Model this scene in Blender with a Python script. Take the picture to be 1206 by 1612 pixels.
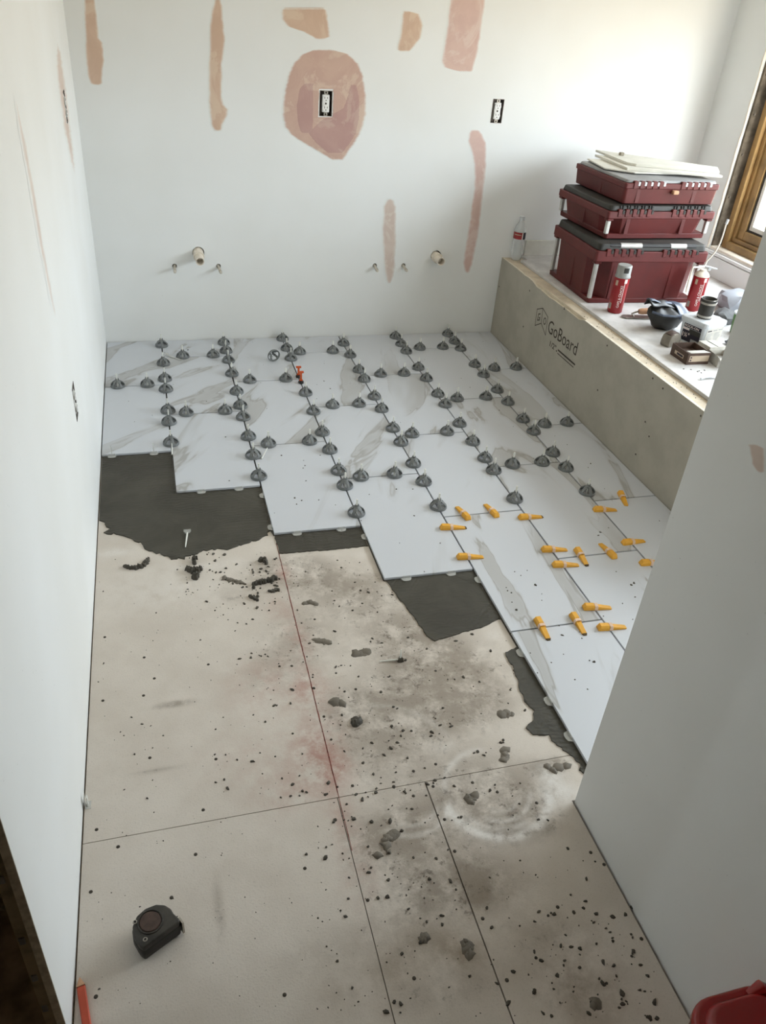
import bpy, bmesh, math, random
import numpy as np
from mathutils import Vector, Matrix

for o in list(bpy.data.objects):
    bpy.data.objects.remove(o)
random.seed(7)
rng = np.random.default_rng(7)
scene = bpy.context.scene
col = scene.collection

# ------------------------------------------------------------------ camera
FPX, PITCH, YAW, ROLL = 1233.613, 0.58513, 0.31296, 0.08847
CAM = np.array([0.59453, -3.91566, 1.53934])
CU, CV = 603.0, 810.0
_fw = np.array([math.sin(YAW)*math.cos(PITCH), math.cos(YAW)*math.cos(PITCH), -math.sin(PITCH)])
_r0 = np.array([math.cos(YAW), -math.sin(YAW), 0.0])
_u0 = np.cross(_r0, _fw)
_rt = math.cos(ROLL)*_r0 + math.sin(ROLL)*_u0
_up = -math.sin(ROLL)*_r0 + math.cos(ROLL)*_u0

def on(u, v, ax, val):
    """point where the sight line through photo pixel (u, v) meets the plane axis = val"""
    d = _fw + _rt*(u-CU)/FPX - _up*(v-CV)/FPX
    return CAM + d*((val-CAM[ax])/d[ax])

cam_d = bpy.data.cameras.new('camera')
cam = bpy.data.objects.new('camera', cam_d)
col.objects.link(cam)
cam.matrix_world = Matrix(((_rt[0], _up[0], -_fw[0], CAM[0]),
                           (_rt[1], _up[1], -_fw[1], CAM[1]),
                           (_rt[2], _up[2], -_fw[2], CAM[2]), (0, 0, 0, 1)))
cam_d.sensor_fit = 'VERTICAL'
cam_d.sensor_height = 24.0
cam_d.lens = FPX/1612*24.0
cam_d.shift_x = -(CU-603.0)/1612
cam_d.shift_y = (CV-806.0)/1612
cam_d.clip_start = 0.02
scene.camera = cam

# ------------------------------------------------------------------ light
SKY = 5.0
w = bpy.data.worlds.new('sky'); scene.world = w
w.use_nodes = True
bg = w.node_tree.nodes['Background']
_n = w.node_tree.nodes; _l = w.node_tree.links
_tc = _n.new('ShaderNodeTexCoord'); _sx = _n.new('ShaderNodeSeparateXYZ'); _mr = _n.new('ShaderNodeMapRange'); _mx = _n.new('ShaderNodeMix')
_mr.interpolation_type = 'SMOOTHSTEP'; _mr.inputs['From Min'].default_value = -0.12; _mr.inputs['From Max'].default_value = 0.12
_mx.data_type = 'RGBA'
_mx.inputs[6].default_value = (0.46, 0.41, 0.33, 1)      # sunlit yard
_mx.inputs[7].default_value = (0.82, 0.92, 1.0, 1)       # overcast sky
_l.new(_tc.outputs['Generated'], _sx.inputs[0]); _l.new(_sx.outputs['Z'], _mr.inputs['Value'])
_l.new(_mr.outputs['Result'], _mx.inputs[0]); _l.new(_mx.outputs[2], bg.inputs[0])
bg.inputs[1].default_value = SKY
scene.view_settings.view_transform = 'Standard'
scene.view_settings.look = 'None'
scene.view_settings.gamma = 1.0
scene.view_settings.use_curve_mapping = False
scene.view_settings.exposure = 1.88

def portal(name, loc, rot, sx, sy):
    l = bpy.data.lights.new(name, 'AREA'); l.shape = 'RECTANGLE'; l.size = sx; l.size_y = sy
    l.cycles.is_portal = True
    o = bpy.data.objects.new(name, l); col.objects.link(o); o.location = loc; o.rotation_euler = rot
    return o
XR, XL, XG, XH = 3.44, 0.344, 2.400, 1.448
ZF = -0.012            # top of the backer board; the tile tops are z = 0
ZC = 0.414             # top of the tub deck's front wall
ZD = 0.427             # top of the deck board
WIN_Y0, WIN_Y1, WIN_Z0, WIN_Z1 = -2.80, -0.29, 0.55, 1.75
CEIL = 2.44
portal('window_daylight_offscreen', (XR+0.10, (WIN_Y0+WIN_Y1)/2, (WIN_Z0+WIN_Z1)/2), (0, math.pi/2, 0), WIN_Z1-WIN_Z0, WIN_Y1-WIN_Y0)

# ------------------------------------------------------------------ helpers
class MB:
    def __init__(s): s.v = []; s.f = []
    def add(s, vs, fs):
        n = len(s.v); s.v += [tuple(map(float, p)) for p in vs]; s.f += [tuple(i+n for i in f) for f in fs]; return s
    def box(s, x0, x1, y0, y1, z0, z1):
        return s.add([(x0,y0,z0),(x1,y0,z0),(x1,y1,z0),(x0,y1,z0),(x0,y0,z1),(x1,y0,z1),(x1,y1,z1),(x0,y1,z1)],
                     [(0,3,2,1),(4,5,6,7),(0,1,5,4),(1,2,6,5),(2,3,7,6),(3,0,4,7)])
    def prism(s, poly, z0, z1, poly1=None):
        n = len(poly); poly1 = poly1 or poly
        vs = [(p[0], p[1], z0) for p in poly] + [(p[0], p[1], z1) for p in poly1]
        return s.add(vs, [tuple(range(n-1, -1, -1)), tuple(range(n, 2*n))] + [(i, (i+1) % n, n+(i+1) % n, n+i) for i in range(n)])
    def lathe(s, prof, n=20, c=(0, 0, 0)):
        vs = []; fs = []; m = len(prof)
        for i in range(n):
            a = 2*math.pi*i/n
            for r, z in prof: vs.append((c[0]+r*math.cos(a), c[1]+r*math.sin(a), c[2]+z))
        for i in range(n):
            for j in range(m-1):
                a, b = i*m+j, ((i+1) % n)*m+j
                fs.append((a, b, b+1, a+1))
        return s.add(vs, fs)
    def tube(s, pts, r, n=8, flat=1.0):
        pts = [Vector(p) for p in pts]; vs = []; fs = []; k = len(pts)
        rs = r if isinstance(r, (list, tuple)) else [r]*k
        t = (pts[1]-pts[0]).normalized()
        a = t.cross(Vector((0, 0, 1)) if abs(t.z) < .9 else Vector((1, 0, 0))).normalized()
        for i in range(k):
            t = (pts[min(i+1, k-1)]-pts[max(i-1, 0)]).normalized()
            a = (a-t*a.dot(t)).normalized(); b = t.cross(a)
            for j in range(n):
                th = 2*math.pi*j/n
                vs.append(pts[i]+a*math.cos(th)*rs[i]+b*math.sin(th)*rs[i]*flat)
        for i in range(k-1):
            for j in range(n): fs.append((i*n+j, i*n+(j+1) % n, (i+1)*n+(j+1) % n, (i+1)*n+j))
        fs.append(tuple(range(n-1, -1, -1))); fs.append(tuple((k-1)*n+j for j in range(n)))
        return s.add(vs, fs)
    def mesh(s, name='m', smooth=False, bevel=0, seg=1, angle=35):
        me = bpy.data.meshes.new(name); me.from_pydata(s.v, [], s.f)
        bm = bmesh.new(); bm.from_mesh(me)
        bmesh.ops.recalc_face_normals(bm, faces=bm.faces)
        if bevel:
            ed = [e for e in bm.edges if len(e.link_faces) == 2 and e.calc_face_angle(0) > 0.4]
            bmesh.ops.bevel(bm, geom=ed, offset=bevel, segments=seg, affect='EDGES', profile=.5, clamp_overlap=True)
        bm.to_mesh(me); bm.free()
        if smooth:
            me.polygons.foreach_set('use_smooth', [True]*len(me.polygons))
            me.set_sharp_from_angle(angle=math.radians(angle))
        return me
    def build(s, name, mat, parent=None, smooth=False, bevel=0, seg=1, angle=35):
        return obj(name, s.mesh(name, smooth, bevel, seg, angle), mat, parent)

def obj(name, me, mat, parent=None):
    o = bpy.data.objects.new(name, me); col.objects.link(o)
    if mat is not None and len(me.materials) == 0: me.materials.append(mat)
    if parent: o.parent = parent
    return o
def tag(o, label, cat, group=None, kind=None):
    o['label'] = label; o['category'] = cat
    if group: o['group'] = group
    if kind: o['kind'] = kind
    return o
def empty(name, loc=(0, 0, 0), rz=0.0):
    o = bpy.data.objects.new(name, None); col.objects.link(o); o.location = loc; o.rotation_euler = (0, 0, rz)
    o.empty_display_size = .02
    return o
def struct(o): o['kind'] = 'structure'; return o
def copy_tree(o, parent=None):
    c = o.copy(); col.objects.link(c); c.parent = parent
    for ch in list(o.children): copy_tree(ch, c)
    return c
def text_mesh(body, height, width=None, extrude=0.0004, bold=0.0):
    """flat lettering in the local xy plane, origin at the lower left"""
    cu = bpy.data.curves.new('t', 'FONT'); cu.body = body; cu.size = 1; cu.extrude = 0; cu.offset = bold
    cu.resolution_u = 3
    o = bpy.data.objects.new('t', cu); col.objects.link(o)
    bpy.context.view_layer.update()
    me = bpy.data.meshes.new_from_object(o.evaluated_get(bpy.context.evaluated_depsgraph_get()))
    bpy.data.objects.remove(o); bpy.data.curves.remove(cu)
    v = np.array([x.co[:] for x in me.vertices])
    lo, hi = v.min(0), v.max(0)
    k = height/(hi[1]-lo[1]); kx = (width/(hi[0]-lo[0])) if width else k
    for x in me.vertices:
        x.co = ((x.co.x-lo[0])*kx, (x.co.y-lo[1])*k, extrude)
    return me
def map_mesh(me, fn):
    for x in me.vertices: x.co = fn(x.co)
    me.update(); return me

# ------------------------------------------------------------------ materials
def srgb(r, g, b):
    f = lambda c: c/12.92 if c <= .04045 else ((c+.055)/1.055)**2.4
    return (f(r/255), f(g/255), f(b/255), 1)
class NT:
    def __init__(s, name, rough=.6, spec=.3, metal=0):
        s.m = bpy.data.materials.new(name); s.m.use_nodes = True; s.t = s.m.node_tree; s.n = s.t.nodes
        s.b = s.n['Principled BSDF']
        s.b.inputs['Roughness'].default_value = rough; s.b.inputs['Specular IOR Level'].default_value = spec
        s.b.inputs['Metallic'].default_value = metal
    def node(s, typ, ins=None, **kw):
        n = s.n.new(typ)
        for k, v in kw.items(): setattr(n, k, v)
        for k, v in (ins or {}).items(): s.put(n.inputs[k], v)
        return n
    def put(s, sock, v):
        if isinstance(v, bpy.types.NodeSocket): s.t.links.new(v, sock)
        else: sock.default_value = v
    def math(s, op, a, b=0.5, c=None, clamp=False):
        n = s.n.new('ShaderNodeMath'); n.operation = op; n.use_clamp = clamp
        s.put(n.inputs[0], a); s.put(n.inputs[1], b)
        if c is not None: s.put(n.inputs[2], c)
        return n.outputs[0]
    def mix(s, fac, a, b):
        n = s.n.new('ShaderNodeMix'); n.data_type = 'RGBA'
        s.put(n.inputs[0], fac); s.put(n.inputs[6], a); s.put(n.inputs[7], b)
        return n.outputs[2]
    def noise(s, scale, detail=4, rough=.55, vec=None, dist=0):
        n = s.node('ShaderNodeTexNoise', {'Scale': scale, 'Detail': detail, 'Roughness': rough, 'Distortion': dist})
        if vec is not None: s.t.links.new(vec, n.inputs['Vector'])
        return n.outputs['Fac']
    def ramp(s, fac, lo, hi):
        n = s.node('ShaderNodeMapRange', {'Value': fac, 'From Min': lo, 'From Max': hi}); n.interpolation_type = 'SMOOTHSTEP'
        return n.outputs['Result']
    def obj(s): return s.node('ShaderNodeTexCoord').outputs['Object']
    def pos(s): return s.node('ShaderNodeNewGeometry').outputs['Position']
    def bump(s, h, strength=.3, dist=.002):
        n = s.node('ShaderNodeBump', {'Height': h, 'Strength': strength, 'Distance': dist})
        s.t.links.new(n.outputs[0], s.b.inputs['Normal'])
    def color(s, c): s.put(s.b.inputs['Base Color'], c); return s

def plain(name, c, rough=.6, spec=.3, metal=0, var=.08, scale=30, bump=0):
    t = NT(name, rough, spec, metal)
    f = t.noise(scale, 4, .6, t.obj())
    d = tuple(max(0, x*(1-var*2)) for x in c[:3])+(1,)
    t.color(t.mix(t.ramp(f, .35, .7), c, d))
    if bump: t.bump(f, bump, .002)
    return t.m

M = {}
def wall_paint(name, c1, c2):
    t = NT(name, .75, .2)
    p = t.pos()
    f = t.noise(1.6, 3, .5, p); g = t.noise(40, 3, .6, p)
    c = t.mix(t.ramp(f, .3, .75), c1, c2)
    sp = t.noise(150, 2, .5, p)
    c = t.mix(t.math('MULTIPLY', t.ramp(sp, .74, .8), .35), c, srgb(120, 112, 104))
    t.color(c); t.bump(g, .12, .002)
    return t.m
M['wall'] = wall_paint('primed_drywall', srgb(237, 238, 236), srgb(231, 231, 227))
M['ceiling'] = wall_paint('ceiling_paint', srgb(240, 238, 232), srgb(236, 233, 226))
M['gypsum'] = plain('gypsum_edge', srgb(188, 170, 144), .9, .1, var=.15, scale=60, bump=.3)
M['furring'] = plain('furring_wood', srgb(150, 128, 98), .85, .1, var=.2, scale=25)
M['darkfloor'] = plain('plywood_subfloor', srgb(150, 122, 90), .9, .1, var=.3, scale=9)
M['slab'] = plain('subfloor', srgb(158, 132, 100), .9, .1)

# backer board floor: stains come from a painted attribute broken up by noise
def board_mat():
    t = NT('cement_backer_board', .85, .15)
    p = t.pos()
    at = t.node('ShaderNodeAttribute', attribute_name='stain')
    sep = t.node('ShaderNodeSeparateColor', {0: at.outputs['Color']})
    gray, pink, white = sep.outputs[0], sep.outputs[1], sep.outputs[2]
    dirt = at.outputs['Alpha']
    c = t.mix(t.ramp(t.noise(5, 5, .6, p), .3, .7), srgb(220, 211, 200), srgb(209, 199, 187))
    fine = t.noise(260, 2, .6, p)
    c = t.mix(t.math('MULTIPLY', t.ramp(fine, .55, .75), .25), c, srgb(160, 150, 138))
    streak = t.node('ShaderNodeMapping', {'Vector': p, 'Scale': (1, 6, 1), 'Rotation': (0, 0, .3)}).outputs[0]
    # general handling dirt
    n2 = t.noise(9, 8, .72, p)
    dm = t.math('MULTIPLY', dirt, t.ramp(n2, .34, .66))
    c = t.mix(t.math('MULTIPLY', dm, 1.0, clamp=True), c, srgb(128, 110, 86))
    # grey mortar film
    n1 = t.noise(10, 9, .74, p, .15)
    g1 = t.math('MULTIPLY', t.ramp(gray, 0, .55), t.ramp(n1, .32, .58))
    c = t.mix(t.math('MULTIPLY', g1, .70), c, srgb(136, 124, 110))
    n3 = t.noise(38, 8, .76, p, .1)
    g2 = t.ramp(n3, .54, .66)
    c = t.mix(t.math('MULTIPLY', t.math('MULTIPLY', g2, t.ramp(gray, .03, .45)), .75), c, srgb(112, 103, 92))
    # pink chalk
    n4 = t.noise(24, 5, .65, p)
    pm = t.math('MULTIPLY', pink, t.ramp(n4, .3, .68))
    c = t.mix(t.math('MULTIPLY', pm, .75, clamp=True), c, srgb(172, 120, 106))
    # dried white film
    wm = t.math('MULTIPLY', white, t.ramp(t.noise(30, 5, .7, p), .25, .6))
    c = t.mix(t.math('MULTIPLY', wm, .9, clamp=True), c, srgb(240, 236, 230))
    t.color(c)
    t.bump(t.math('ADD', fine, t.math('MULTIPLY', n3, .6)), .25, .0015)
    return t.m
M['board'] = board_mat()

def marble():
    t = NT('white_marble_porcelain', .32, .45)
    oc = t.obj()
    rnd = t.node('ShaderNodeObjectInfo').outputs['Random']
    off = t.node('ShaderNodeCombineXYZ', {0: t.math('MULTIPLY', rnd, 7.3), 1: t.math('MULTIPLY', rnd, 13.7), 2: rnd}).outputs[0]
    v = t.node('ShaderNodeVectorMath', {0: oc, 1: off}, operation='ADD').outputs[0]
    lx = t.node('ShaderNodeSeparateXYZ', {0: t.node('ShaderNodeObjectInfo').outputs['Location']}).outputs[0]
    ang = t.math('ADD', t.math('MULTIPLY', t.math('SUBTRACT', rnd, .5), .5), t.math('SUBTRACT', .92, t.math('MULTIPLY', lx, .38)))
    rot = t.node('ShaderNodeVectorRotate', {'Vector': v, 'Angle': ang}, rotation_type='Z_AXIS').outputs[0]
    st = t.node('ShaderNodeMapping', {'Vector': rot, 'Scale': (4.6, 1.0, 1)}).outputs[0]
    n1 = t.noise(1.15, 4, .5, st, .8)
    ridge = t.math('SUBTRACT', 1.0, t.math('MULTIPLY', t.math('ABSOLUTE', t.math('SUBTRACT', n1, .56)), 2.0))
    cloud = t.ramp(t.noise(.8, 3, .55, st, .4), .30, .48)
    thin = t.math('MULTIPLY', t.ramp(ridge, .965, .998), cloud)
    broad = t.math('MULTIPLY', t.ramp(n1, .50, .60), cloud)
    c = t.mix(t.math('MULTIPLY', broad, .62), srgb(206, 209, 214), srgb(170, 168, 163))
    c = t.mix(t.math('MULTIPLY', thin, .7), c, srgb(158, 155, 150))
    p = t.pos()
    hz = t.ramp(t.noise(13, 6, .7, p, 1.2), .66, .74)
    c = t.mix(t.math('MULTIPLY', hz, .13), c, srgb(120, 118, 114))
    t.color(c)
    t.put(t.b.inputs['Roughness'], t.math('ADD', .3, t.math('MULTIPLY', hz, .25)))
    return t.m
M['tile'] = marble()

def mortar(name, c1, c2, ridge=False):
    t = NT(name, .62, .3)
    p = t.pos()
    n = t.noise(7, 6, .65, p, .6)
    c = t.mix(t.ramp(n, .3, .7), c1, c2)
    c = t.mix(t.math('MULTIPLY', t.ramp(t.noise(60, 4, .6, p), .6, .75), .4), c, srgb(70, 66, 58))
    t.color(c)
    if ridge:
        wv = t.node('ShaderNodeTexWave', {'Vector': p, 'Scale': 20, 'Distortion': 9, 'Detail': 3, 'Detail Scale': 1.1}, wave_type='BANDS', bands_direction='Y').outputs['Fac']
        t.bump(t.math('ADD', t.math('MULTIPLY', wv, t.ramp(t.noise(2.2, 2, .5, p), .35, .6)), t.math('MULTIPLY', n, .9)), .38, .004)
    else:
        t.bump(n, .4, .004)
    return t.m
M['mortar'] = mortar('wet_mortar', srgb(80, 77, 68), srgb(66, 63, 55), True)
M['crumb'] = mortar('mortar_crumb', srgb(86, 81, 72), srgb(70, 66, 58))
M['smear'] = mortar('mortar_smear', srgb(124, 116, 104), srgb(106, 99, 88))
M['chalk'] = plain('red_chalk', srgb(142, 84, 76), .95, .05, var=.3, scale=90)
M['screw'] = plain('dark_screw', srgb(70, 64, 56), .5, .5, .5)
M['cap'] = plain('grey_cap_plastic', srgb(124, 127, 126), .5, .35, var=.12, scale=60)
M['post'] = plain('white_nylon', srgb(236, 236, 228), .4, .4, var=.03)
M['wedge'] = plain('yellow_wedge_plastic', srgb(234, 172, 58), .45, .4, var=.05)
M['tip'] = plain('dirty_tip', srgb(92, 74, 44), .7, .2)
M['orange'] = plain('orange_plastic', srgb(206, 92, 48), .45, .35)
M['black'] = plain('black_plastic', srgb(40, 38, 36), .5, .35, var=.15)
M['charcoal'] = plain('charcoal_lid', srgb(56, 54, 49), .55, .35, var=.2, scale=14)
M['greylid'] = plain('dusty_grey_lid', srgb(150, 150, 150), .5, .4, var=.12, scale=12)
M['redbox'] = plain('red_polymer', srgb(90, 27, 24), .45, .4, var=.12, scale=9)
M['redband'] = plain('red_polymer_rim', srgb(98, 35, 32), .5, .4, var=.12, scale=14)
M['alu'] = plain('brushed_aluminium', srgb(196, 194, 188), .4, .5, .35, var=.08)
M['steel'] = plain('steel_band', srgb(178, 172, 162), .3, .6, .8, var=.08)
M['lumber'] = plain('pale_lumber', srgb(214, 200, 178), .8, .15, var=.1, scale=14)
M['goboard'] = plain('grey_board_face', srgb(178, 172, 158), .85, .15, var=.06, scale=8)
M['boardedge'] = plain('board_edge_foam', srgb(226, 218, 200), .9, .1, var=.08, scale=40)
M['deck'] = plain('dusty_deck_board', srgb(212, 209, 206), .75, .2, var=.10, scale=10)
M['print'] = plain('grey_print', srgb(78, 72, 66), .9, .05, var=.1, scale=80)
M['wood'] = plain('golden_window_wood', srgb(172, 138, 88), .4, .4, var=.22, scale=7)
M['jambdark'] = plain('rough_jamb_wood', srgb(114, 104, 90), .9, .1, var=.25, scale=18)
M['vinyl'] = plain('white_sash', srgb(228, 226, 216), .45, .4, var=.04)
M['gasket'] = plain('black_gasket', srgb(60, 56, 50), .6, .3)
M['pvc'] = plain('cream_pvc', srgb(232, 222, 206), .4, .4, var=.05)
M['copper'] = plain('capped_stub', srgb(206, 198, 184), .45, .4, var=.1)
M['boxmetal'] = plain('steel_outlet_box', srgb(126, 116, 106), .5, .5, .5, var=.2)
M['recept'] = plain('white_receptacle', srgb(238, 238, 234), .35, .4, var=.02)
M['white'] = plain('white_plastic', srgb(206, 210, 213), .4, .4, var=.04)
M['whitecard'] = plain('white_card', srgb(198, 194, 184), .8, .15, var=.08)
M['trimwhite'] = plain('white_trim_board', srgb(222, 219, 208), .65, .25, var=.06, scale=12)
M['trimgrey'] = plain('grey_board_core', srgb(150, 142, 126), .85, .15, var=.1)
M['redcan'] = plain('red_can', srgb(148, 22, 28), .3, .5, var=.04)
M['greycap'] = plain('grey_can_cap', srgb(150, 150, 146), .4, .4, var=.05)
M['cream_print'] = plain('cream_print', srgb(186, 168, 146), .6, .2, var=.05)
M['pinkwhite'] = plain('white_print', srgb(240, 226, 220), .6, .2, var=.02)
M['darkprint'] = plain('dark_print', srgb(52, 48, 58), .6, .2, var=.08)
M['leather'] = plain('black_leather', srgb(46, 44, 42), .42, .45, var=.2, scale=20, bump=.3)
M['navy'] = plain('navy_vinyl', srgb(84, 94, 112), .38, .5, var=.15, scale=20)
M['handlewood'] = plain('wood_handle', srgb(204, 158, 124), .55, .3, var=.12)
M['greytool'] = plain('grey_tool_body', srgb(128, 120, 108), .5, .35, var=.15)
M['browncard'] = plain('brown_black_carton', srgb(84, 66, 56), .6, .25, var=.12)
M['rubber'] = plain('black_rubber', srgb(62, 60, 56), .6, .3, var=.12)
M['bag'] = plain('grey_plastic_bag', srgb(150, 153, 160), .38, .4, var=.1, scale=9)
M['bagdark'] = plain('dark_grey_cloth', srgb(98, 98, 98), .8, .2, var=.15, scale=16)
M['green'] = plain('green_plastic', srgb(70, 112, 44), .45, .35, var=.08)
M['tapeblack'] = plain('worn_black_rubber', srgb(66, 62, 56), .5, .4, var=.22, scale=40, bump=.3)
M['tapebrown'] = plain('worn_brown_label', srgb(84, 66, 58), .5, .35, var=.2, scale=50)
M['pencil'] = plain('red_orange_pencil', srgb(196, 84, 58), .5, .35, var=.08)
M['gloss_red'] = plain('glossy_red_plastic', srgb(150, 20, 20), .22, .5, var=.08, scale=10)

def clear(name, c, alpha):
    t = NT(name, .15, .5)
    t.color(c); t.b.inputs['Alpha'].default_value = alpha
    return t.m
M['clear'] = clear('clear_plastic', srgb(232, 232, 226), .42)
M['strap'] = clear('pink_clear_strap', srgb(244, 212, 186), .85)
M['bottle'] = clear('clear_bottle', srgb(226, 230, 230), .32)
M['glass'] = clear('window_glass', srgb(240, 244, 246), .10)

def patch_mat(name, wallc, c1, c2, c3):
    t = NT(name, .8, .15)
    p = t.pos()
    at = t.node('ShaderNodeAttribute', attribute_name='fade').outputs['Fac']
    n = t.noise(9, 4, .6, p, .8)
    c = t.mix(t.ramp(n, .3, .62), c1, c2)
    c = t.mix(t.math('MULTIPLY', t.ramp(t.noise(5, 5, .65, p, 1.2), .52, .60), .75), c, c3)
    e = t.ramp(t.math('ADD', at, t.math('MULTIPLY', t.math('SUBTRACT', t.noise(30, 4, .6, p), .5), .5)), .05, .75)
    t.color(t.mix(e, wallc, c)); t.bump(n, .15, .003)
    return t.m
WC = srgb(234, 235, 232)
M['patch_peach'] = patch_mat('peach_compound', WC, srgb(214, 186, 164), srgb(207, 178, 156), srgb(220, 198, 176))
M['patch_pink'] = patch_mat('pink_compound', WC, srgb(216, 188, 176), srgb(210, 180, 170), srgb(222, 202, 192))
M['patch_rose'] = patch_mat('rose_compound', WC, srgb(206, 176, 160), srgb(200, 168, 154), srgb(216, 194, 176))
M['patch_faint'] = patch_mat('faint_compound', WC, srgb(216, 200, 188), srgb(210, 192, 180), srgb(220, 208, 196))
M['patch_inner'] = patch_mat('deep_rose_compound', srgb(204, 170, 156), srgb(192, 158, 149), srgb(186, 151, 143), srgb(200, 172, 161))

# ------------------------------------------------------------------ room shell
def panel(name, mat, axis, val, a0, a1, b0, b1, thick, holes=(), parent=None):
    """wall sheet at axis = val (0: x, 1: y), spanning a (other horizontal) and b (z), with rectangular holes; thick is signed"""
    A = sorted({a0, a1}|{h[0] for h in holes}|{h[1] for h in holes})
    B = sorted({b0, b1}|{h[2] for h in holes}|{h[3] for h in holes})
    def P(a, b, t): return (val+t, a, b) if axis == 0 else (a, val+t, b)
    vs = {}; V = []; F = []
    def vid(i, j, t):
        k = (i, j, t)
        if k not in vs: vs[k] = len(V); V.append(P(A[i], B[j], thick if t else 0))
        return vs[k]
    solid = {}
    for i in range(len(A)-1):
        for j in range(len(B)-1):
            ca, cb = (A[i]+A[i+1])/2, (B[j]+B[j+1])/2
            solid[i, j] = not any(h[0] < ca < h[1] and h[2] < cb < h[3] for h in holes)
    for (i, j), sd in solid.items():
        if not sd: continue
        for t in (0, 1): F.append((vid(i, j, t), vid(i+1, j, t), vid(i+1, j+1, t), vid(i, j+1, t)))
        for di, dj, e in ((-1, 0, ((i, j), (i, j+1))), (1, 0, ((i+1, j), (i+1, j+1))), (0, -1, ((i, j), (i+1, j))), (0, 1, ((i, j+1), (i+1, j+1)))):
            if not solid.get((i+di, j+dj), False):
                (p, q), (r, s_) = e
                F.append((vid(p, q, 0), vid(r, s_, 0), vid(r, s_, 1), vid(p, q, 1)))
    m = MB(); m.add(V, F)
    return m.build(name, mat, parent)

def outlet_hole(a, z): return (a-.029, a+.029, z-.052, z+.052)
OUT = [(on(513, 163, 1, 0)[0], on(513, 163, 1, 0)[2]), (on(783, 175, 1, 0)[0], on(783, 175, 1, 0)[2])]
OUTL = [(on(103, 168, 0, XL)[1], on(103, 168, 0, XL)[2]), (on(118, 632, 0, XL)[1], on(118, 632, 0, XL)[2])]
WB = -.0238
def pipe_c(u, v, dx): c = on(u, v, 1, 0); return (c[0]+dx, c[2]+.003)
PIPES = [pipe_c(312, 399, .001)+(.033, .0285), pipe_c(686, 404, .001)+(.033, .0285)]+[pipe_c(u, v, 0)+(.015, .0112) for u, v in ((275, 420), (344, 420), (590, 419), (635, 419))]
wall_back = struct(panel('wall_back', M['wall'], 1, 0.0, XL-.013, XR+.2, WB, CEIL, .013, [outlet_hole(*p) for p in OUT]+[(c[0]-c[2], c[0]+c[2], c[1]-c[2], c[1]+c[2]) for c in PIPES]))
for (cx, cz, hf, rr) in PIPES:              # round cut-out inside each square of the sheet
    n = 32; V = []; F = []
    for y in (0.0, .013):
        for k in range(n):
            a = 2*math.pi*(k+.5)/n; ca, sa = math.cos(a), math.sin(a); m_ = hf/max(abs(ca), abs(sa))
            V += [(cx+rr*ca, y, cz+rr*sa), (cx+m_*ca, y, cz+m_*sa)]
    for k in range(n):
        i, j = 2*k, 2*((k+1) % n)
        F += [(i, i+1, j+1, j), (2*n+i, 2*n+j, 2*n+j+1, 2*n+i+1), (i, j, 2*n+j, 2*n+i)]
    # corner fillers of the square
    for sx in (-1, 1):
        for sz in (-1, 1):
            ks = [k for k in range(n) if math.cos(2*math.pi*(k+.5)/n)*sx > 0 and math.sin(2*math.pi*(k+.5)/n)*sz > 0]
            q = sorted(ks, key=lambda k: abs(abs(math.cos(2*math.pi*(k+.5)/n))-abs(math.sin(2*math.pi*(k+.5)/n))))[:2]
            V.append((cx+sx*hf, 0.0, cz+sz*hf)); F.append((2*q[0]+1, 2*q[1]+1, len(V)-1))
    MB().add(V, F).build('hole_rim', M['wall'], wall_back)
added_backing = MB().box(XL-.013, XR+.2, .10, .112, WB, CEIL).box(XL-.013, XL+.02, .0135, .0995, WB, CEIL).box(XR+.17, XR+.2, .0135, .0995, WB, CEIL)
struct(added_backing.build('wall_back_added_backing', M['gypsum']))  # unseen backing added to keep sky light out of the pipe holes
Y_END = -3.197
wall_left = struct(panel('wall_left', M['wall'], 0, XL, Y_END, 0.0, WB, CEIL, -.013, [outlet_hole(*p) for p in OUTL]))
Y_WING = -2.938
wing = struct(panel('wall_right', M['wall'], 0, XH, -5.6, Y_WING, -.0238, CEIL, .013))
ret = struct(panel('wall_return', M['wall'], 1, Y_WING, XH+.0132, XR, -.0238, CEIL, -.013))
ret.location.y = -.0005
wall_win = struct(panel('wall_window', M['wall'], 0, XR, Y_WING-.02, 0.0, WB, CEIL, .013, [(WIN_Y0, WIN_Y1, WIN_Z0, WIN_Z1)]))
struct(MB().box(-1.4, 3.8, -5.7, .1, CEIL, CEIL+.02).build('ceiling', M['ceiling']))
floor = struct(MB().box(-1.4, 3.7, -5.7, .1, -.06, -.024).build('floor', M['slab']))
# hall behind the photographer
struct(panel('wall_hall_left', M['wall'], 0, -1.2, -5.6, -3.25, WB, CEIL, -.06))
struct(panel('wall_hall_back', M['wall'], 1, -5.6, -1.25, XH+.013, WB, CEIL, -.06))
struct(panel('wall_closet_shade', M['wall'], 1, -3.23, -1.25, .02, WB, CEIL, .02))  # closet walls added to keep light out of the dark opening
struct(panel('wall_closet_shade_side', M['lumber'], 0, -.75, -3.23, -1.6, -.02, CEIL, -.02))
struct(panel('wall_closet_shade_back', M['lumber'], 1, -1.6, -.75, XL-.04, -.02, CEIL, .02))
struct(MB().box(-.75, XL-.02, -3.25, -1.6, -.024, -.016).build('floor_closet', M['darkfloor']))
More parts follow.
